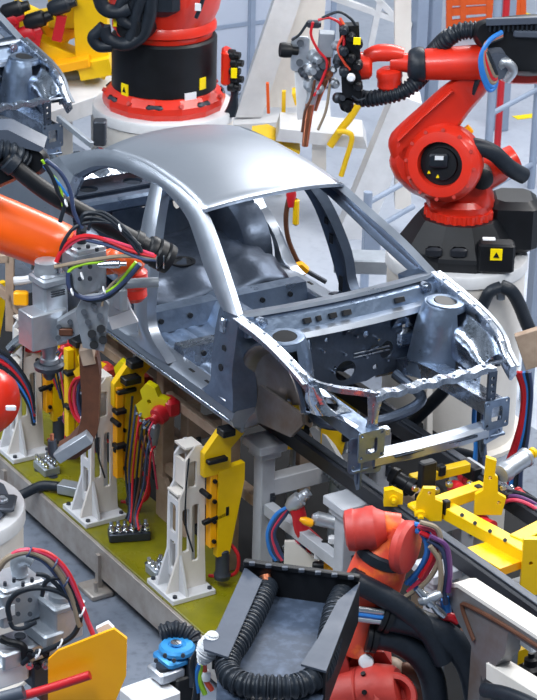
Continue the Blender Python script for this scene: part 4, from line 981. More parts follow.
# --------------------------------------------------------- second car body behind
c2 = copy_tree(car); c2.location = car.location+V((-5.85, 0, 0)); c2['label'] = 'second bare car body, its shiny front wing showing at the upper left edge'

# ------------------------------------------------------------- background
def bg(px, py, z=1.0): return P(px, py, z=z)
# yellow fixture on a pale table, upper left
R = thing('tooling_table', 'pale table carrying yellow tooling behind the second car', 'table', (bg(85, 90).x, bg(85, 90).y, 0))
m = MB(); m.beam(bg(20, 118, 1.2), bg(125, 82, 1.2), .5, .16); m.build('table_top', M['white'], R)
m = MB(); m.beam(bg(58, 120, .9), bg(58, 120, .9)-Z*.9, .2, .2); m.build('leg', M['cream'], R)
m = MB(); m.beam(bg(105, 104, .9), bg(105, 104, .9)-Z*.9, .2, .2); m.build('leg', M['cream'], R)
Yb = bg(95, 62, 1.45)
def yb(px, py, o=0.0): return PV(Yb, px, py, o)
R = thing('yellow_fixture', 'yellow tooling frame with an upright column in the upper left corner', 'fixture', Yb)
m = MB(); m.beam(yb(94, 66), yb(90, -20), .30, .30, u=SIDE); m.build('column', M['yellow'], R)
m = MB(); m.beam(yb(36, 42), yb(108, 70), .26, .12); m.build('long_beam', M['yellow'], R)
m = MB(); m.beam(yb(30, 72, .2), yb(90, 60, .2), .2, .08); m.build('amber_beam', M['amber'], R)
m = MB(); m.beam(yb(10, 10, -.5), yb(70, 38, -.5), .2, .2); m.build('rear_beam', M['yellow'], R)
m = MB(); m.beam(yb(16, 24, -.3), yb(78, 12, -.3), .2, .14); m.build('cross_beam', M['yellow'], R)
m = MB(); m.beam(yb(48, 34, -.2), yb(74, 24, -.2), .2, .2); m.build('block', M['amber'], R)
m = MB(); m.box(yb(66, 4, -.2), (.3, .3, .4), (SIDE, HEAD, Z), .02); m.build('upper_block', M['yellow'], R)
m = MB(); m.beam(yb(80, 68, .1), yb(112, 62, .1), .3, .16); m.build('foot', M['yellow'], R)
m = MB(); m.box(yb(33, 62, .1), (.1, .1, .26), (SIDE, HEAD, Z), .02); m.build('small_post', M['yellow'], R)
for k, (px, py, mt, lb) in enumerate(((38, 24, 'black', 'black clamp cylinder left of the yellow upright column'), (15, 14, 'black', 'black clamp cylinder at the upper left corner'), (28, 38, 'c_red', 'red clamp below the black cylinders in the upper left'), (10, 24, 'c_red', 'red clamp at the far upper left edge'), (62, 10, 'rubber', 'dark clamp head on top of the yellow beams'))):
    R = thing('clamp_unit', lb, 'clamp', yb(px, py, .2), 'clamps on the yellow fixture')
    m = MB(); c = yb(px, py, .2); m.lathe(c-SIDE*.12, SIDE+Z*.35, [(0, .05), (.04, .075), (.18, .075), (.2, .05), (.26, .045)], n=16); m.build('barrel', M[mt], R)
    m = MB(); m.beam(c+V((0, 0, -.05)), c+V((0, 0, -.28))-SIDE*.05, .08, .09); m.build('arm', M['c_red'] if mt != 'c_red' else M['yellow'], R)
for k, (px, py) in enumerate(((40, 76), (54, 82), (72, 80))):
    m = MB(); c = bg(px, py-4, 1.3); m.lathe(c, SIDE+HEAD*.3, [(-.2, .05), (-.18, .07), (.05, .07), (.06, .04), (.2, .04)], n=14); o = m.build('air_cylinder', M['grey']); tag(o, ['grey cylinder on the pale table, leftmost of three', 'grey cylinder on the pale table, middle of three', 'grey cylinder on the pale table under the yellow column'][k], 'cylinder', 'cylinders on the pale table')
# white gantry frames
def gant(label, base, polys, group='white gantry frames'):
    R = thing('gantry_frame', label, 'gantry', (base.x, base.y, 0), group)
    for nm, pts, o0, o1, mt in polys: pris(pts, o0, o1, M[mt], nm, R, base)
    return R
g1 = P(265, 130, z=.4)
gant('white slanted gantry leg with a broad web plate left of the welding gun', g1, [
    ('leg', [(292, -60), (318, -60), (262, 108), (236, 108)], -.15, .15, 'white'), ('web_plate', [(300, -60), (330, -60), (318, 106), (256, 106)], -.02, .02, 'cream'),
    ('base_shelf', [(232, 106), (330, 100), (330, 112), (232, 118)], -.3, .3, 'white')])
g2 = P(400, 190, z=.4)
gant('white gantry with an upright column and long slanted brace behind the right robot', g2, [
    ('column', [(394, -60), (410, -60), (410, 200), (394, 200)], -.12, .12, 'cream'), ('brace', [(394, 82), (420, 92), (362, 240), (330, 240)], -.1, .25, 'white'), ('web_plate', [(440, 95), (448, 95), (418, 180), (400, 180)], -.02, .02, 'white')])
g3 = P(330, 150, z=.6)
gant('white support table under the tip of the welding gun', g3, [
    ('table_top', [(280, 112), (362, 120), (366, 132), (276, 124)], -.25, .25, 'white'), ('leg', [(312, 128), (326, 128), (326, 190), (312, 190)], -.1, .1, 'cream'), ('side_plate', [(278, 124), (300, 126), (296, 150), (282, 146)], -.2, -.1, 'white')], 'white support tables')
g4 = P(385, 10, z=2.4)
gant('thin white lattice truss at the top, above the red wrist', P(390, 150, z=0), [
    ('chord', [(330, -8), (412, 22), (411, 27), (328, -2)], -.03, .03, 'white'), ('tie', [(377, 0), (383, 0), (371, 58), (365, 58)], -.03, .03, 'white'), ('tie', [(370, -6), (376, -8), (402, 20), (397, 22)], -.03, .03, 'white')], 'lattice trusses')
# orange and yellow pieces behind the roof
def flat_item(name, pts, base, o0, o1, mt, label, cat, group=None):
    a = [PV(base, x, y, o0) for x, y in pts]; m = MB(); m.prism(a, N_*(o1-o0)); o = m.build(name, M[mt]); tag(o, label, cat, group)
gb = P(290, 135, z=.5)
flat_item('orange_pole', [(266, 82), (269, 82), (270, 112), (267, 112)], gb, 0, .05, 'orange_frame', 'short orange pole in front of the slanted gantry leg', 'pole')
flat_item('yellow_pole', [(282, 90), (286, 90), (284, 190), (280, 190)], gb, .3, .36, 'yellow', 'upright yellow pole behind the far roof edge', 'pole')
flat_item('yellow_block', [(292, 88), (300, 86), (302, 97), (295, 99)], gb, .3, .5, 'yellow', 'small yellow block left of the copper electrode', 'block')
flat_item('yellow_cover', [(252, 126), (268, 124), (284, 132), (300, 138), (296, 152), (262, 140)], P(275, 140, z=.6), 0, .4, 'yellow', 'yellow cover showing above the far roof edge', 'cover')
yp = P(340, 140, z=.8)
R = thing('hand_rail', 'bent yellow hand rail right of the copper electrode', 'hand rail', yp)
m = MB(); m.tube([PV(yp, 330, 146), PV(yp, 342, 128), PV(yp, 350, 118), PV(yp, 360, 102)], .036, n=12); m.build('rail', M['yellow'], R)
m = MB(); m.tube([PV(yp, 337, 132, .1), PV(yp, 346, 132, .1), PV(yp, 352, 138, .1), PV(yp, 346, 160, .1), PV(yp, 341, 176, .1)], .025, n=10); m.build('rail', M['yellow'], R)
flat_item('stop_button_box', [(292, 263), (302, 261), (309, 267), (304, 273), (294, 274)], P(300, 268, y=1.7), 0, .08, 'amber', 'amber box on a cable seen through the far front door opening', 'box')
hb = P(295, 240, y=1.75)
R = thing('cable_drop', 'dark cables with red and yellow plugs through the far front door opening', 'cable', PV(hb, 292, 240))
hose('cable', [PV(hb, 291, 190), PV(hb, 286, 215), PV(hb, 288, 238), PV(hb, 296, 258), PV(hb, 300, 264)], .02, M['brown'], parent=R)
hose('cable', [PV(hb, 302, 268), PV(hb, 312, 274), PV(hb, 326, 282)], .02, M['dark_metal'], parent=R)
m = MB(); m.lathe(PV(hb, 291, 204), Z, [(-.02, .03), (.08, .04), (.12, .03)], n=12); m.build('plug', M['c_red'], R)
m = MB(); m.box(PV(hb, 296, 212), (.05, .05, .22), (SIDE, HEAD, Z), .015); m.build('plug', M['yellow'], R)
# pale panel walls and posts of the safety fence
def fence_panel(x0, y0, x1, y1, label, z0=0.0, zt=2.6):
    a = P(x0, y0, z=z0); b = P(x1, y1, z=z0)
    R = thing('fence_panel', label, 'fence panel', (a+b)/2, 'safety fence panels')
    d = (b-a).normalized(); n_ = d.cross(Z)
    m = MB(); m.box((a+b)/2+Z*(zt/2+.05), ((b-a).length, .03, zt-.1), (d, n_, Z)); m.build('infill', M['acrylic'], R)
    for p in (a, b): 
        m = MB(); m.box(p+Z*zt/2, (.06, .06, zt), (d, n_, Z)); m.build('post', M['post'], R)
    for k in (.05, .85, 1.7, zt):
        m = MB(); m.beam(a+Z*k, b+Z*k, .045, .05); m.build('rail', M['post'], R)
fence_panel(170, 112, 248, 100, 'pale fence panel between the red robot body and the gantry leg')
fence_panel(250, 100, 330, 88, 'pale fence panel behind the slanted gantry leg')
def fence_bay(x0, y0, x1, y1, label, zt=2.2, nz=3, last=False):
    a = P(x0, y0, z=0); b = P(x1, y1, z=0)
    R = thing('guard_fence', label, 'fence', (a+b)/2, 'open guard fence bays'); d = (b-a).normalized()
    for p in ((a, b) if last else (a,)):
        m = MB(); m.cyl(p, p+Z*zt, .038, n=12); m.build('post', M['post'], R)
    for k in range(nz):
        z0 = .25+(zt-.35)*k/(nz-1)
        m = MB(); m.cyl(a+Z*z0, b+Z*z0, .026, n=10); m.build('rail', M['post'], R)
fence_bay(364, 290, 410, 262, 'open guard fence bay seen through the windscreen opening, left of the pedestal', .9)
fence_bay(484, 216, 531, 188, 'open guard fence bay right of the red link arm', 2.6, 4)
fence_bay(531, 188, 590, 152, 'open guard fence bay at the right edge beyond the red robot', 2.6, 4, True)
m = MB(); m.box(P(531, 330, z=.6), (.08, .08, 1.6), None, .005); o = m.build('post', M['post']); tag(o, 'grey upright post right of the pale pedestal', 'post')
# tall grey posts and orange rack at the far end
for px, py, lb in ((413, 150, 'tall grey post beside the white gantry column'), (427, 140, 'tall slim grey post left of the red forearm'), (500, 130, 'tall grey post behind the black dress pack')):
    c = P(px, py, z=0); m = MB(); m.box(c+Z*1.8, (.13, .13, 3.6), None, .01); o = m.build('steel_post', M['post']); tag(o, lb, 'post', 'tall grey posts')
R = thing('storage_rack', 'orange rack frame at the top right behind the robot', 'rack', P(488, 40, z=0))
ob = P(488, 40, z=0)
for px in (449, 463, 489, 501, 517, 523):
    m = MB(); m.beam(PV(ob, px, -40), PV(ob, px, 32 if px not in (449, 489) else 60), .07, .07, u=SIDE); m.build('upright', M['orange_frame'], R)
for y0, y1, xa, xb in ((2, -2, 449, 523), (12, 7, 449, 523), (24, 20, 449, 490), (-14, -16, 449, 523)):
    m = MB(); m.beam(PV(ob, xa, y0), PV(ob, xb, y1), .06, .09); m.build('cross_rail', M['orange_frame'], R)
m = MB(); m.beam(PV(ob, 450, 26), PV(ob, 470, 34), .06, .06); m.build('brace', M['orange_frame'], R)
fb_ = P(495, 150, z=0)
m = MB(); m.cyl(P(496, 165, z=0), P(496, 165, z=0)+Z*1.9, .035, n=10); o = m.build('red_pole', M['c_red']); tag(o, 'thin red pole standing right of the link arm', 'pole')
for (xa, ya, xb, yb_), lb in (((470, -4, 560, 26), 'yellow floor line at the top right corner'), ((515, 118, 560, 112), 'pale yellow floor line right of the robot arm')):
    a, b = P(xa, ya, z=.002), P(xb, yb_, z=.002); d = (b-a).normalized(); s2 = Z.cross(d)*.06
    m = MB(); m.prism([a-s2, b-s2, b+s2, a+s2], (0, 0, .003)); o = m.build('floor_line', M['sign_yellow']); tag(o, lb, 'floor marking', 'yellow floor lines')
# low gear on the far side seen through the door openings
for px, py, s_, mt, lb in ((365, 262, (.5, .25, .12), 'grey', 'grey floor beam seen through the far front door opening'), (372, 240, (.14, .14, .3), 'post', 'grey bracket block seen left of the far roof pillar')):
    m = MB(); m.box(P(px, py, z=.8), s_, (SIDE, HEAD, Z), .01); o = m.build('floor_unit', M[mt]); tag(o, lb, 'machine part')
# ------------------------------------------------ orange robot arm at the left edge
L0 = P(66, 252, d=14.0)
def a_(px, py, o=0.0): return PV(L0, px, py, o)
R = thing('industrial_robot', 'orange robot arm reaching in from the left edge to the door opening', 'robot', a_(0, 230), 'articulated robots')
pa, pb = a_(-40, 208), a_(66, 250)
m = MB(); m.lathe(pa, pb-pa, [(0, .165), (.3, .16), (.55, .152), ((pb-pa).length-.02, .145), ((pb-pa).length, .13)], n=36); m.build('forearm_tube', M['orange'], R)
m = MB(); m.lathe(pb, pb-pa, [(-.01, .12), (.02, .13), (.05, .125), (.07, .10), (.16, .085)], n=28); m.build('wrist_collar', M['c_red'], R)
m = MB(); m.tube([pb, a_(86, 257), a_(106, 262), a_(120, 258)], .075, n=16); m.build('wrist_neck', M['orange'], R)
m = MB(); m.sphere(a_(126, 260, .05), .115, sc=(1, 1, .8)); m.build('wrist_fork', M['orange'], R)
m = MB(); m.lathe(a_(133, 268), a_(133, 306)-a_(133, 268), [(0, .06), (.02, .085), (.10, .092), (.12, .08), (.17, .085), (.20, .06)], n=24); m.build('wrist_motor', M['red'], R)
# dress pack
housing([(-20, 136), (20, 138), (44, 150), (50, 162), (42, 174), (24, 176), (8, 184), (-20, 190)], .05, .35, M['black'], 'dress_pack', R, L0)
m = MB(); m.prism([a_(-10, 130, .38), a_(8, 130, .38), a_(44, 148, .38), a_(40, 152, .38), (a_(-10, 140, .38))], N_*-.2); m.build('pack_cover', M['charcoal'], R)
m = MB(); m.corr([a_(-20, 146, .4), a_(0, 150, .4), a_(14, 153, .38), a_(24, 160, .34)], .055, .028, .007); m.build('ribbed_hose', M['rubber'], R)
m = MB(); m.tube([a_(4, 158, .42), a_(44, 190, .40), a_(80, 211, .36), a_(118, 231, .32), a_(150, 248, .28)], .05, n=16); m.build('support_tube', M['black'], R)
m = MB(); m.lathe(a_(12, 164, .42), a_(44, 190, .41)-a_(12, 164, .42), [(-.04, .05), (-.03, .065), (.02, .065), (.03, .05)], n=20); m.build('tube_clamp', M['rubber'], R)
m = MB(); m.lathe(a_(132, 240, .3), a_(172, 261, .26)-a_(132, 240, .3), [(0, .055), (.01, .07), (.05, .07), (.055, .055), (.09, .055), (.10, .075), (.12, .085), (.14, .085), (.145, .075), (.16, .088), (.2, .088), (.205, .078), (.22, .09), (.255, .085)], n=26); m.build('hose_gland', M['black'], R)
for dx in (157, 164):
    m = MB(); c = a_(dx, 262, .36); m.beam(c+Z*.04, c-Z*.04, .012, .014); m.build('bright_clip', M['chrome'], R)
# loose cables of the arm
CB = thing('cable_bundle', 'bundle of black, red and green cables looping over the gun at the left', 'cable bundle', a_(90, 250, .3))
cabs = [('rubber', [(44, 164), (52, 176), (58, 192), (64, 205), (60, 222)], .02), ('c_green', [(42, 160), (50, 172), (60, 186), (63, 206)], .012), ('c_navy', [(46, 160), (60, 172), (70, 190), (74, 212), (82, 228)], .02), ('c_blue', [(44, 166), (56, 180), (68, 196)], .014),
        ('rubber', [(80, 225), (84, 214), (100, 214), (118, 226), (134, 240), (142, 252)], .02), ('rubber', [(78, 232), (84, 218), (104, 220), (122, 232), (140, 254)], .018), ('rubber', [(88, 230), (96, 212), (110, 216), (128, 232), (138, 248)], .016),
        ('rubber', [(60, 262), (62, 246), (74, 228), (94, 222), (118, 226), (140, 246)], .018), ('c_red', [(56, 262), (66, 244), (84, 236), (106, 240), (130, 250), (156, 257)], .022), ('c_pink', [(62, 252), (78, 240), (100, 238), (128, 246), (154, 255)], .016), ('c_navy', [(86, 240), (110, 246), (140, 258), (156, 260)], .018),
        ('c_grey', [(54, 267), (70, 264), (92, 260), (124, 256), (156, 258)], .02), ('c_green', [(136, 262), (126, 274), (116, 286), (106, 292)], .016), ('c_green', [(104, 262), (84, 264), (70, 270), (68, 280), (72, 290)], .016), ('c_navy', [(68, 272), (70, 288), (84, 298), (104, 296), (122, 284), (140, 264)], .024), ('rubber', [(70, 274), (73, 290), (88, 300), (108, 297), (126, 282)], .02), ('c_grey', [(130, 270), (112, 284), (104, 296), (102, 306)], .012)]
for mt, pts, rr_ in cabs: hose('cable', [a_(x, y, .50+.04*sin(x*.05)) for x, y in pts], rr_*.62, M[mt], parent=CB, n=8)
for x, y in ((120, 228), (66, 203), (82, 276), (72, 292), (104, 290)):
    m = MB(); m.torus(a_(x, y, .52), SIDE+Z*.3, .02, .004, n=14, m=6); m.build('cable_tie', M['sign_white'], CB)
m = MB(); m.lathe(a_(98, 265, .54), a_(118, 264, .54)-a_(98, 265, .54), [(0, .012), (.03, .018), (.08, .025), (.12, .025), (.13, .014), (.16, .014)], n=12); m.build('bright_coupling', M['chrome'], CB)
# its welding gun
G = thing('spot_welding_gun', 'aluminium spot welding gun with a brown C-shaped arm at the left', 'welding gun', a_(80, 310, .1), 'welding guns')
gx, gy = V((.85, .52, 0)), V((-.52, .85, 0))
cx_, cyy = (SIDE*.75-HEAD*-.66).normalized(), None
gx = (SIDE*.80+HEAD*.60); gy = (SIDE*-.60+HEAD*.80)      # the gun is turned towards the car
def gb(px, py, s_, o, mt, nm, bev=.01):
    m = MB(); m.box(a_(px, py, o), s_, (gx, gy, Z), bev); return m.build(nm, M[mt], G)
mb_ = gb(82, 268, (.22, .20, .26), .12, 'grey', 'transformer'); gb(84, 246, (.20, .18, .04), .12, 'alu', 'transformer_lid')
for k in range(4):
    m = MB(); m.cyl(a_(70+k*9, 248+(k % 2)*3, .22), a_(70+k*9, 245+(k % 2)*3, .22), .012, n=8); m.build('lid_screw', M['dark_metal'], mb_)
for k in range(6):
    m = MB(); m.cyl(a_(70+(k % 3)*10, 266+(k//3)*12, .24), a_(70+(k % 3)*10, 267+(k//3)*12, .255), .014, n=8); m.build('side_screw', M['dark_metal'], mb_)
m = MB(); m.tube([a_(82, 245, .12), (a_(81, 236, .12)), a_(82, 228, .14)], .03, n=12); m.build('cable_gland', M['rubber'], G)
sv = gb(50, 295, (.16, .15, .30), .25, 'alu', 'servo_drive', .012); gb(50, 278, (.19, .18, .05), .25, 'grey', 'servo_flange')
m = MB(); m.lathe(a_(47, 277, .25), Z, [(0, .075), (.05, .075), (.06, .07), (.10, .07), (.105, .06)], n=28); m.build('servo_cap', M['alu'], G)
for k in range(3):
    m = MB(); m.box(a_(58, 291+k*2.2, .34), (.09, .012, .006), (gx, gy, Z)); m.build('engraved_line', M['dark_metal'], sv)
m = MB(); m.lathe(a_(59, 272, .3), Z, [(0, .022), (.03, .022), (.03, .014), (.06, .014)], n=12); m.build('small_fitting', M['chrome'], G)
gb(43, 326, (.24, .16, .22), .3, 'alu', 'front_bracket', .006)
m = MB(); m.prism([a_(57, 345, .38), a_(57, 322, .38), a_(100, 297, .38), a_(108, 300, .38), a_(104, 316, .38), a_(80, 334, .38)], N_*-.06); bp2 = m.build('side_plate', M['alu'], G)
m = MB(); m.box(a_(66, 332, .40), (.08, .02, .05), (SIDE, HEAD, Z), .008); m.build('slot', M['brown'], bp2)
for x, y in ((59, 327), (70, 322), (58, 338), (72, 334)):
    m = MB(); m.cyl(a_(x, y, .385), a_(x, y, .40), .016, n=8); m.build('plate_bolt', M['dark_metal'], bp2)
m = MB(); m.plate([(-.05, -.17), (.07, -.19), (.09, -.02), (.10, .10), (.05, .16), (-.05, .14), (-.09, .06), (-.08, -.02)], [], a_(92, 318, .39), SIDE, Z, .04); cp2 = m.build('cheek_plate', M['grey'], G)
for x, y in ((84, 312), (94, 306), (88, 322), (100, 316), (92, 334), (101, 329), (94, 345), (103, 340)):
    m = MB(); m.cyl(a_(x, y, .43), a_(x, y, .46), .026 if y > 325 else .018, n=10); m.build('cheek_bolt', M['dark_metal'] if y < 325 else M['black'], cp2)
m = MB(); m.beam(a_(104, 304, .2), a_(126, 296, .2), .06, .16); m.build('holder_arm', M['alu'], G)
m = MB(); m.cyl(a_(118, 284, .25), a_(158, 282, .2), .03, n=14); m.build('guide_rod', M['grey'], G)
gb(120, 298, (.05, .10, .14), .25, 'grey', 'rod_block')
m = MB(); m.prism([a_(106, 312, .1), a_(130, 308, .1), a_(138, 322, .1), a_(112, 330, .1)], N_*-.03); m.build('drip_plate', M['sign_white'], G)
m = MB(); m.lathe(a_(49, 343, .28), -Z, [(0, .05), (.04, .05), (.045, .04), (.09, .04), (.095, .055), (.12, .055)], n=20); m.build('electrode_holder', M['grey'], G)
m = MB(); m.lathe(a_(49, 362, .28), -Z, [(0, .07), (.015, .09), (.04, .085), (.05, .04), (.09, .035), (.11, .02)], n=22); m.build('electrode_cap', M['dark_metal'], G)
outer = [(79, 356), (97, 357), (100, 376), (99, 405), (98, 430), (91, 448), (76, 459), (60, 461), (57, 452), (68, 445), (77, 435), (81, 420), (82, 400), (80, 378)]
pris(outer, .34, .20, M['brown'], 'c_arm', G, L0)
m = MB(); m.beam(a_(90, 436, .37), a_(57, 457, .37), .08, .07); m.build('lower_arm', M['grey'], G)
m = MB(); m.tube([a_(62, 455, .33), a_(54, 452, .34), (a_(52, 440, .34))], .03, n=12, radii=lambda t, i: .04-.015*t); m.build('lower_electrode', M['dark_metal'], G)
m = MB(); m.cyl(a_(52, 440, .34), a_(52, 434, .34), .012, n=10); m.build('electrode_tip', M['copper'], G)
m = MB(); m.beam(a_(86, 346, .3), a_(90, 362, .3), .10, .08); m.build('arm_clamp', M['beige'], G)
# beige stand and small parts left of the gun
b0 = P(10, 300, y=-1.0)
R = thing('rear_frame', 'beige frame with pale pipes at the left edge under the orange arm', 'frame', PV(b0, 10, 330))
for pts in ([(10, 252), (10, 330)], [(-5, 286), (36, 318)], [(10, 300), (30, 322)], [(0, 258), (12, 258)]):
    m = MB(); m.beam(PV(b0, *pts[0]), PV(b0, *pts[1]), .06, .06); m.build('bar', M['beige'], R)
m = MB(); m.tube([PV(b0, 14, 281, .1), PV(b0, 26, 280, .1), PV(b0, 40, 276, .1)], .03, n=10); m.build('pale_pipe', M['white'], R)
m = MB(); m.box(PV(b0, 21, 298, .1), (.10, .06, .10), (SIDE, HEAD, Z), .01); m.build('amber_block', M['amber'], R)
m = MB(); m.tube([PV(b0, 10, 350, .2), PV(b0, 18, 342, .2), PV(b0, 26, 336, .2)], .04, n=12); m.build('bright_cylinder', M['chrome'], R)
m = MB(); m.box(PV(b0, 33, 346, .1), (.14, .08, .09), (SIDE, HEAD, Z), .02); m.build('red_block', M['c_red'], R)
b1 = P(20, 400, y=-1.1)
R = thing('hose_bundle', 'dark and red hoses running down past the red robot shoulder at the left edge', 'hose bundle', PV(b1, 15, 390))
for k, mt in enumerate(('rubber', 'c_navy', 'c_red', 'rubber', 'c_blue', 'rubber')):
    hose('hose', [PV(b1, -6, 348+k*5), PV(b1, 8, 356+k*5), PV(b1, 20, 370+4*k), PV(b1, 30, 388+4*k), PV(b1, 34, 410+3*k)], .014, M[mt], parent=R)

# ---------------------------------------- robot at the lower left and its pedestal
LP = P(-56, 506, z=1.1)
pedestal(LP, .49, 1.10, 'white round pedestal at the left edge, beside the platform beam')
R = thing('industrial_robot', 'orange-red robot shoulder at the left edge above the white pedestal', 'robot', LP, 'articulated robots')
m = MB(); m.lathe(LP, Z, [(0, .40), (.03, .41), (.05, .40)], n=12); m.build('base_plate', M['charcoal'], R)
m = MB(); m.box(LP+SIDE*.36-HEAD*.05+Z*.055, (.16, .20, .03), (SIDE, HEAD, Z), .01); m.build('base_lug', M['dark_metal'], R)
m = MB(); m.lathe(LP+SIDE*.36-HEAD*.05+Z*.07, Z, [(0, .035), (.012, .035), (.014, .02), (.03, .018)], n=14); m.build('lug_bolt', M['alu'], R)
m = MB(); m.lathe(LP, Z, [(.05, .26), (.3, .24), (.5, .3)], n=28); m.build('column', M['red'], R)
l_ = lambda px, py, o=0.0: PV(LP, px, py, o)
m = MB(); c = l_(-14, 399, .1); m.lathe(c-SIDE*.02, SIDE+N_*.7, [(-.5, .16), (-.1, .19), (.05, .20), (.13, .18), (.18, .13), (.2, .02)], n=36); m.build('shoulder', M['red'], R)
m = MB(); m.box(l_(11, 408, .32), (.06, .02, .03), (SIDE, HEAD, Z), .004); m.build('white_label', M['sign_white'], R)
# welding gun lower left
D0 = P(50, 640, z=1.35)
def e_(px, py, o=0.0): return PV(D0, px, py, o)
G = thing('spot_welding_gun', 'grey welding gun with twin motor blocks in the lower left corner', 'welding gun', e_(40, 660), 'welding guns')
def db(px, py, s_, o, mt, nm, bev=.01):
    m = MB(); m.box(e_(px, py, o), s_, (gx, gy, Z), bev); return m.build(nm, M[mt], G)
k1 = db(12, 597, (.26, .24, .20), .0, 'grey', 'transformer'); db(14, 579, (.24, .22, .03), .0, 'alu', 'transformer_lid')
for k in range(5):
    m = MB(); m.cyl(e_(-4+k*9, 582+(k % 2)*4, .1), e_(-4+k*9, 578+(k % 2)*4, .1), .01, n=8); m.build('lid_screw', M['dark_metal'], k1)
for k in range(4):
    m = MB(); m.cyl(e_(18+(k % 2)*12, 600+(k//2)*14, .15), e_(18+(k % 2)*12, 600+(k//2)*14, .165), .013, n=8); m.build('side_screw', M['dark_metal'], k1)
m = MB(); m.box(e_(6, 612, .16), (.10, .01, .06), (gx, gy, Z)); m.build('label', M['sign_white'], k1)
m = MB(); m.tube([e_(20, 575, .0), e_(19, 562, .0), e_(26, 556, .02), e_(34, 560, .03)], .045, n=14); m.build('gland_elbow', M['grey'], G)
k2 = db(61, 616, (.17, .17, .22), .05, 'alu', 'servo_drive'); db(61, 601, (.19, .19, .04), .05, 'grey', 'servo_flange')
m = MB(); m.lathe(e_(62, 601, .05), Z, [(0, .07), (.05, .07), (.06, .062), (.085, .06)], n=26); m.build('servo_cap', M['grey'], G)
db(24, 646, (.36, .20, .10), .08, 'alu', 'body_beam'); db(44, 632, (.12, .22, .08), .10, 'grey', 'body_block')
m = MB(); m.cyl(e_(20, 637, .15), e_(20, 635, .15), .03, n=16); m.build('plug', M['dark_metal'], G)
db(6, 668, (.22, .14, .16), .16, 'sign_white', 'white_cover', .02); db(36, 668, (.12, .14, .16), .08, 'dark_metal', 'lower_block')
db(44, 676, (.10, .12, .24), .05, 'brown', 'holder')
for k in range(6):
    m = MB(); m.lathe(e_(30+(k % 3)*8, 652+(k//3)*12, .2), N_, [(0, .02), (.02, .02), (.02, .012), (.04, .012)], n=10); m.build('fitting', M['chrome'] if k % 2 else M['black'], G)
m = MB(); m.tube([e_(0, 638, .2), e_(8, 642, .2), e_(22, 646, .2), e_(26, 660, .2)], .022, n=10); m.build('black_arm', M['black'], G)
CB = thing('cable_bundle', 'khaki, red and black hoses arching over the lower left welding gun', 'cable bundle', e_(50, 600, .2))
for mt, pts, rr_ in (('c_grey', [(-4, 572), (8, 558), (28, 552), (48, 560), (64, 580), (74, 604), (80, 626)], .026), ('c_pink', [(2, 563), (20, 551), (44, 553), (64, 568), (78, 596), (88, 622), (93, 634)], .02), ('c_red', [(30, 549), (50, 554), (68, 572), (82, 604), (92, 632)], .016), ('c_navy', [(26, 554), (44, 562), (62, 584), (74, 610)], .016),
                     ('rubber', [(10, 620), (8, 606), (16, 594), (34, 588), (54, 590), (72, 600), (80, 616), (74, 634), (56, 646), (32, 656), (22, 664)], .022), ('rubber', [(36, 574), (46, 576), (58, 586), (66, 596)], .018), ('rubber', [(42, 596), (46, 582), (60, 578), (72, 588), (78, 606)], .018), ('rubber', [(10, 622), (14, 628), (24, 628), (36, 622)], .018)):
    hose('hose', [e_(x, y, .22) for x, y in pts], rr_*.66, M[mt], parent=CB, n=10)
for x, y in ((29, 552), (55, 564), (66, 582), (82, 612), (38, 654), (60, 644)):
    m = MB(); m.torus(e_(x, y, .24), SIDE-Z*.5, .026, .005, n=14, m=6); m.build('cable_tie', M['c_navy'] if y < 600 else M['sign_white'], CB)
R = thing('splash_shield', 'yellow octagonal shield plate with a red rod across it, lower left', 'shield', e_(88, 665, .3))
pts = [(48, 660), (58, 651), (114, 629), (127, 639), (126, 676), (116, 700), (104, 722), (48, 722)]
pris(pts, .30, .28, M['amber'], 'plate', R, D0)
m = MB(); m.tube([e_(16, 698, .36), e_(50, 688, .37), e_(90, 675, .38)], .024, n=12); m.build('rod', M['c_red'], R)
m = MB(); m.prism([e_(96, 629, .2), e_(108, 623, .2), e_(114, 629, .2), e_(100, 636, .2)], N_*-.03); m.build('backing_plate', M['sign_white'], R)
m = MB(); m.tube([e_(-5, 700, .4), e_(10, 696, .4), e_(24, 692, .4)], .035, n=12); o = m.build('dark_lever', M['charcoal']); tag(o, 'dark lever end at the lower left below the red rod', 'lever')
# blue device and white box
F0 = P(180, 665, z=1.0)
def f_(px, py, o=0.0): return PV(F0, px, py, o)
R = thing('blue_actuator', 'bright blue actuator head on a grey block left of the black tray', 'actuator', f_(178, 690))
m = MB(); m.box(f_(176, 656), (.20, .18, .05), (gx, gy, Z), .015); m.build('base', M['blue'], R)
m = MB(); m.lathe(f_(177, 650), Z, [(0, .10), (.02, .10), (.035, .088), (.038, .05), (.03, .045), (.028, .02), (.045, .02)], n=28); m.build('dome', M['blue'], R)
m = MB(); m.lathe(f_(176, 644), Z, [(0, .03), (.012, .03), (.014, .012)], n=16); m.build('centre_nut', M['chrome'], R)
for q in range(5):
    m = MB(); m.cyl(f_(156+q*9, 660-(q % 2)*5, .12), f_(156+q*9, 661-(q % 2)*5, .14), .012, n=8); m.build('cap_screw', M['dark_metal'], R)
m = MB(); m.corr([f_(160, 634, -.1), f_(176, 630, -.12), f_(192, 638, -.1), f_(197, 650, -.05)], .05, .03, .006); m.build('black_bellows', M['rubber'], R)
m = MB(); m.box(f_(166, 671, .05), (.16, .15, .07), (gx, gy, Z), .012); m.build('grey_block', M['alu'], R)
m = MB(); m.cyl(f_(164, 667, .08), f_(164, 665, .08), .045, n=20); m.build('port', M['dark_metal'], R)
m = MB(); c = f_(180, 685, .0); m.box(c, (.16, .18, .2), (gx, gy, Z), .01); m.box(V((c.x, c.y, c.z/2-.05)), (.12, .12, c.z-.1), (gx, gy, Z)); m.build('lower_body', M['black'], R)
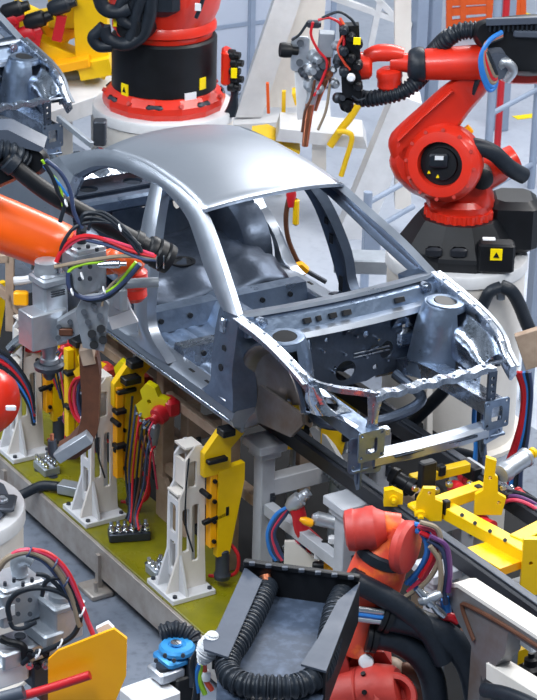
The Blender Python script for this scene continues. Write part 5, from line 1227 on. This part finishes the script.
m = MB(); m.box(f_(188, 668, .02), (.05, .12, .2), (gx, gy, Z), .01); m.build('side_plate', M['dark_metal'], R)
m = MB(); m.box(f_(150, 697, .15), (.26, .22, .10), (gx, gy, Z), .012); o = m.build('white_box', M['sign_white']); tag(o, 'white box at the bottom edge below the blue actuator', 'box')
R = thing('wrapped_connector', 'pale fabric wrapped connector at the left flange of the black tray', 'connector', f_(210, 650, 1.1))
_f0 = f_
def f_(px, py, o=0.0): return _f0(px, py, o+.9)
m = MB(); m.tube([f_(213, 633, .25), f_(211, 642, .25), f_(207, 652, .25), f_(202, 662, .25)], .055, n=14, radii=lambda t, i: .012+.045*sin(pi*(.08+.84*t))+.004*sin(i*2.4)); m.build('wrap', M['foam'], R)
m = MB(); m.torus(f_(209, 647, .25), SIDE*.4+Z, .052, .008, n=20); m.build('tie', M['sign_white'], R)
for k, (mt, pts) in enumerate((('c_blue', [(200, 664), (196, 676), (198, 692)]), ('c_green', [(202, 664), (200, 680), (205, 694)]), ('worn_orange', [(204, 664), (206, 680), (212, 690)]), ('rubber', [(198, 650), (192, 664), (196, 684), (194, 704)]))):
    hose('lead', [f_(x, y, .22) for x, y in pts], .014, M[mt], parent=R)
m = MB(); m.lathe(f_(206, 680, .22), Z, [(0, .02), (.03, .026), (.05, .02)], n=12); m.build('plug', M['sign_white'], R)

# ---------------------------------------------------- red robot at the bottom
ZT = 1.72
def tr(px, py, z=ZT): return P(px, py, z=z)
R = thing('industrial_robot', 'worn red and orange robot at the bottom carrying a black hose tray', 'robot', tr(360, 660, 1.2), 'articulated robots')
# hose tray
fl = [(250, 588), (352, 598), (322, 700), (216, 700), (218, 664)]
m = MB(); a = [tr(x, y) for x, y in fl]; m.prism(a, (0, 0, -.015)); tray = m.build('tray_floor', M['tray'], R)
def tplate(pts, mt, nm, th=(0, 0, -.012), z=ZT+.14): 
    m = MB(); m.prism([tr(x, y, z) for x, y in pts], th); return m.build(nm, mt, R)
tplate([(245, 567), (262, 580), (228, 657), (204, 649), (203, 640), (217, 629)], M['charcoal'], 'left_flange')
tplate([(360, 582), (348, 592), (338, 600), (318, 638), (301, 664), (326, 671)], M['charcoal'], 'right_flange')
def wall(p0, p1, z0, z1, nm, mt=None):
    a, b = tr(*p0, z1), tr(*p1, z1); n_ = (b-a).cross(Z).normalized()*.014
    m = MB(); m.prism([a, b, b+Z*(z0-z1), a+Z*(z0-z1)], n_); return m.build(nm, mt or M['black'], R)
wall((244, 563), (359, 579), ZT-.02, ZT+.16, 'back_wall'); wall((360, 582), (326, 671), ZT-.10, ZT+.135, 'right_wall'); wall((252, 572), (215, 642), ZT-.03, ZT+.125, 'left_wall')
m = MB(); m.beam(tr(244, 562, ZT+.17), tr(360, 578, ZT+.17), .035, .03); rim = m.build('rim', M['black'], R)
for k in range(7):
    m = MB(); m.box(tr(252+k*16.5, 563.5+k*2.3, ZT+.185), (.03, .02, .02), (SIDE, HEAD, Z), .003); m.build('rim_clip', M['charcoal'], rim)
HT = [(267, 585), (262, 598), (252, 618), (240, 640), (229, 657), (229, 674), (243, 684), (268, 687), (296, 686), (316, 676), (326, 656), (331, 632), (335, 612), (343, 594)]
m = MB(); m.corr([tr(x, y, ZT+.065) for x, y in HT], .056, .034, .006, 16); hs_ = m.build('ribbed_hose', M['rubber'], R)
pts = catmull([tr(x, y, ZT+.065) for x, y in HT], 48)
for i in range(3, 44):
    if i % 1 == 0:
        m = MB(); m.torus(pts[i], pts[i+1]-pts[i-1], .0605, .0026, n=20, m=5); m.build('hose_ring', M['dark_metal'], hs_)
m = MB(); m.tube([tr(266, 585, ZT+.08), tr(266, 580, ZT+.10), (tr(265, 575, ZT+.12))], .03, n=14); m.build('hose_end', M['copper'], R)
# forearm and wrist
W0 = P(388, 560, z=1.66)
def w_(px, py, o=0.0): return PV(W0, px, py, o)
fa, fb = w_(362, 612), w_(384, 554)
m = MB(); m.lathe(fa, fb-fa, [(-.2, .16), (0, .158), ((fb-fa).length*.7, .152), ((fb-fa).length, .14)], n=36); m.build('forearm_tube', M['worn_orange'], R)
m = MB(); m.lathe(fb, fb-fa, [(-.03, .142), (-.02, .152), (.03, .152), (.04, .14)], n=36); rg = m.build('black_ring', M['rubber'], R)
m = MB(); m.lathe(fb, fb-fa, [(.03, .135), (.06, .12), (.12, .085), (.2, .075)], n=30); m.build('wrist_neck', M['worn_orange'], R)
m = MB(); m.lathe(w_(345, 531, .02), w_(378, 527, .02)-w_(345, 531, .02), [(0, .08), (.01, .108), (.05, .116), (.06, .110), (.11, .112), (.12, .118), (.16, .118), (.18, .10), (.22, .08)], n=36); wm = m.build('wrist_drum', M['dark_red'], R)
for k in range(9):
    a = pi*(.1+.9*k/8); p = w_(346, 532, .02)
    d_, s_, t_ = basis(w_(378, 530, .02)-w_(344, 532, .02)); q = p+(s_*cos(a)+t_*sin(a))*.098
    m = MB(); m.box(q+d_*.02, (.014, .014, .014), (d_, s_, t_)); m.build('drum_screw', M['black'], wm)
m = MB(); m.lathe(w_(398, 545, .08), SIDE+N_*.55, [(0, .11), (.015, .14), (.05, .147), (.075, .135), (.085, .10), (.09, .01)], n=36); m.build('wrist_disc', M['dark_red'], R)
m = MB(); m.lathe(w_(377, 525, .0), w_(396, 527, .0)-w_(377, 525, .0), [(-.02, .08), (.12, .075)], n=26); m.build('wrist_bridge', M['worn_orange'], R)
# hoses on the right of the tray
for nm, pts, rr_ in (('large_hose', [(384, 616), (396, 618), (420, 624), (450, 640), (470, 664), (479, 700), (482, 730)], .08), ('large_hose', [(370, 636), (382, 637), (400, 642), (420, 656), (432, 678), (436, 706), (436, 735)], .07), ('rear_hose', [(350, 580), (368, 588), (390, 600), (410, 614), (430, 634), (444, 660)], .06)):
    m = MB(); m.tube([w_(x, y, .14 if nm == 'large_hose' else .17) for x, y in pts], rr_, n=22, seg=40); m.build(nm, M['rubber'], R)
for (x, y), (x2, y2), rr_ in (((386, 616), (392, 618), .094), ((372, 637), (378, 638), .085), ((354, 582), (360, 585), .072)):
    c, d2 = w_(x, y, .14), w_(x2, y2, .14)-w_(x, y, .14)
    m = MB(); m.lathe(c, d2, [(-.03, rr_*.8), (-.028, rr_), (-.005, rr_), (0, rr_*.9), (.005, rr_), (.03, rr_), (.032, rr_*.8)], n=24); m.build('hose_clamp', M['black'], R)
for k, mt in enumerate(('chrome', 'c_blue', 'alu')):
    m = MB(); m.cyl(w_(354, 608+5*k, .2), w_(384, 612+5*k, .2), .018, n=10); m.build('hose_stub', M[mt], R)
# lower red castings
m = MB(); m.prism([w_(354, 652, .1), w_(384, 652, .1), w_(392, 664, .1), w_(380, 676, .1), w_(345, 674, .1)], N_*-.3); m.build('shoulder_casting', M['dark_red'], R)
m = MB(); m.lathe(w_(348, 700, .2), w_(400, 690, .25)-w_(348, 700, .2), [(-.1, .17), (.08, .17), (.09, .16), (.10, .17), (.2, .165), (.28, .14), (.30, .12)], n=40); sd = m.build('shoulder_drum', M['dark_red'], R)
m = MB(); m.lathe(w_(388, 700, .25), w_(400, 692, .42)-w_(388, 700, .25), [(-.05, .13), (.12, .13), (.14, .115), (.14, .09), (.05, .085), (.05, .01)], n=36); m.build('motor_mount', M['dark_red'], R)
d_, s_, t_ = basis(w_(400, 690, .25)-w_(348, 700, .2))
for k in range(10):
    a = 2*pi*k/10; q = w_(348, 700, .2)+d_*.15+(s_*cos(a)+t_*sin(a))*.17
    m = MB(); m.cyl(q, q+(s_*cos(a)+t_*sin(a))*.012, .014, n=8); m.build('drum_bolt', M['black'], sd)
m = MB(); m.lathe(w_(366, 661, .15), N_+Z*.4, [(0, .04), (.03, .042), (.05, .035), (.055, .01)], n=20); m.build('white_cap', M['sign_white'], R)
m = MB(); m.prism([w_(318, 680, .2), w_(345, 655, .2), w_(350, 672, .2), w_(336, 720, .2), w_(318, 720, .2)], N_*-.2); m.build('side_casting', M['dark_red'], R)
m = MB(); m.sphere(w_(392, 668, .0), .07, sc=(1.2, 1, .8)); m.build('brown_cover', M['beige'], R)
m = MB(); m.tube([w_(398, 672, .02), w_(412, 672, .02), w_(424, 684, .02), w_(420, 700, .02)], .05, n=12); m.build('worn_cover', M['brown'], R)
CB = thing('cable_bundle', 'blue, red and khaki cables curving down right of the red wrist', 'cable bundle', w_(430, 560, .1))
for k, (mt, pts) in enumerate((('c_blue', [(414, 524), (426, 528), (430, 545), (424, 565), (410, 585)]), ('c_blue', [(412, 530), (422, 534), (427, 550), (420, 568), (406, 584)]), ('c_pink', [(418, 526), (434, 532), (436, 552), (426, 574), (408, 592)]), ('c_red', [(420, 532), (432, 540), (432, 558), (420, 578)]), ('c_grey', [(420, 522), (438, 530), (440, 556), (428, 580), (404, 598)]),
                             ('c_navy', [(428, 540), (442, 550), (447, 570), (444, 590), (446, 604)]), ('purple', [(430, 536), (446, 546), (450, 570), (448, 592)]), ('c_grey', [(430, 546), (439, 560), (441, 580), (438, 600)]))):
    hose('cable', [w_(x, y, .08+.01*k) for x, y in pts], .0145, M[mt], parent=CB)
R = thing('valve_fitting', 'silver T-shaped valve fitting right of the black hoses', 'valve', w_(430, 600, .15))
m = MB(); m.lathe(w_(416, 588, .15), w_(444, 616, .15)-w_(416, 588, .15), [(0, .018), (.05, .024), (.08, .034), (.13, .034), (.14, .02), (.18, .026), (.23, .02)], n=14); m.build('body', M['chrome'], R)
m = MB(); m.lathe(w_(419, 602, .16), w_(440, 594, .16)-w_(419, 602, .16), [(0, .02), (.03, .032), (.06, .022), (.10, .03), (.13, .02)], n=12); m.build('cross_piece', M['alu'], R)
m = MB(); m.tube([w_(444, 598, .1), w_(446, 608, .1), (w_(447, 618, .1))], .028, n=12); m.build('blue_sleeve', M['c_blue'], R)
m = MB(); m.tube([w_(440, 617, .12), w_(450, 617, .12), w_(458, 621, .12)], .026, n=12); m.build('red_sleeve', M['c_red'], R)
# clutter between the hoses and the bracket plate
for k, (px, py, mt, lb) in enumerate(((462, 628, 'brown', 'brown casting between the black hoses and the bracket plate'), (484, 660, 'dark_metal', 'dark casting below the bracket plate corner'), (452, 615, 'dark_metal', 'dark bellows block beside the valve fitting'))):
    m = MB(); c = w_(px, py, -.12); m.lathe(c, V((.4, .3, 1)), [(-.12, .05), (-.10, .085), (.02, .09), (.04, .06), (.12, .05)], n=18); o = m.build('casting', M[mt]); tag(o, lb, 'casting')
# bracket plate
yb0 = -.80
def k_(px, py): return P(px, py, y=yb0)
R = thing('bracket_plate', 'large steel bracket plate with a pale top edge at the lower right', 'bracket', k_(480, 660))
out3 = [k_(447, 592), k_(451, 586), k_(458, 586), k_(545, 643), k_(545, 657), k_(508, 632), k_(505, 654), k_(483, 681), k_(470, 643), k_(458, 622), k_(450, 604)]
m = MB(); m.prism(out3, (0, .10, 0)); m.build('plate', M['bracket_steel'], R)
m = MB(); t0 = [k_(452, 584), k_(458, 584), k_(545, 641), k_(545, 645), k_(458, 588), k_(452, 588)]; m.prism([p+V((0, -.004, .004)) for p in t0], (0, .12, 0)); m.build('top_edge', M['cream'], R)
m = MB(); pts = [k_(475, 640), k_(468, 622), k_(463, 606), k_(468, 605), k_(500, 622), k_(545, 650)]; m.tube([p+V((0, -.006, 0)) for p in pts], .013, n=8); m.build('brown_seam', M['brown'], R)
m = MB(); c = k_(475, 655); m.box(V((c.x, c.y+.05, (c.z+.1)/2)), (.10, .08, c.z+.1)); m.build('leg', M['bracket_steel'], R)
m = MB(); m.box(k_(509, 637)+V((0, .12, 0)), (.16, .06, .18), None, .01); m.build('white_lug', M['sign_white'], R)
m = MB(); m.beam(P(495, 668, y=-.75), P(560, 708, y=-.75), .12, .10); o = m.build('floor_bar', M['cream']); tag(o, 'pale bar below the steel bracket plate in the bottom right corner', 'bar')
m = MB(); m.tube([P(485, 690, y=-.9), P(505, 694, y=-.9), P(530, 704, y=-.9), P(550, 716, y=-.9)], .04, n=12); o = m.build('floor_cable', M['rubber']); tag(o, 'black cable in the bottom right corner below the pale bar', 'cable')
for k, (px, py, s_, mt, lb) in enumerate(((515, 655, (.16, .12, .2), 'yellow', 'yellow unit seen under the steel bracket plate'), (500, 690, (.2, .16, .16), 'dark_metal', 'dark unit at the bottom right under the pale bar'), (530, 672, (.12, .12, .1), 'black', 'black clamp block behind the steel bracket plate'))):
    m = MB(); c = P(px, py, z=.5); m.box(c, s_, None, .02); m.lathe(c+Z*s_[2]*.5, Z, [(0, .04), (.04, .04), (.05, .02), (.08, .02)], n=12); m.box(c-Z*(.25+s_[2]/4), (.08, .08, .5-s_[2]/2), None); o = m.build('floor_unit', M[mt]); tag(o, lb, 'machine part')
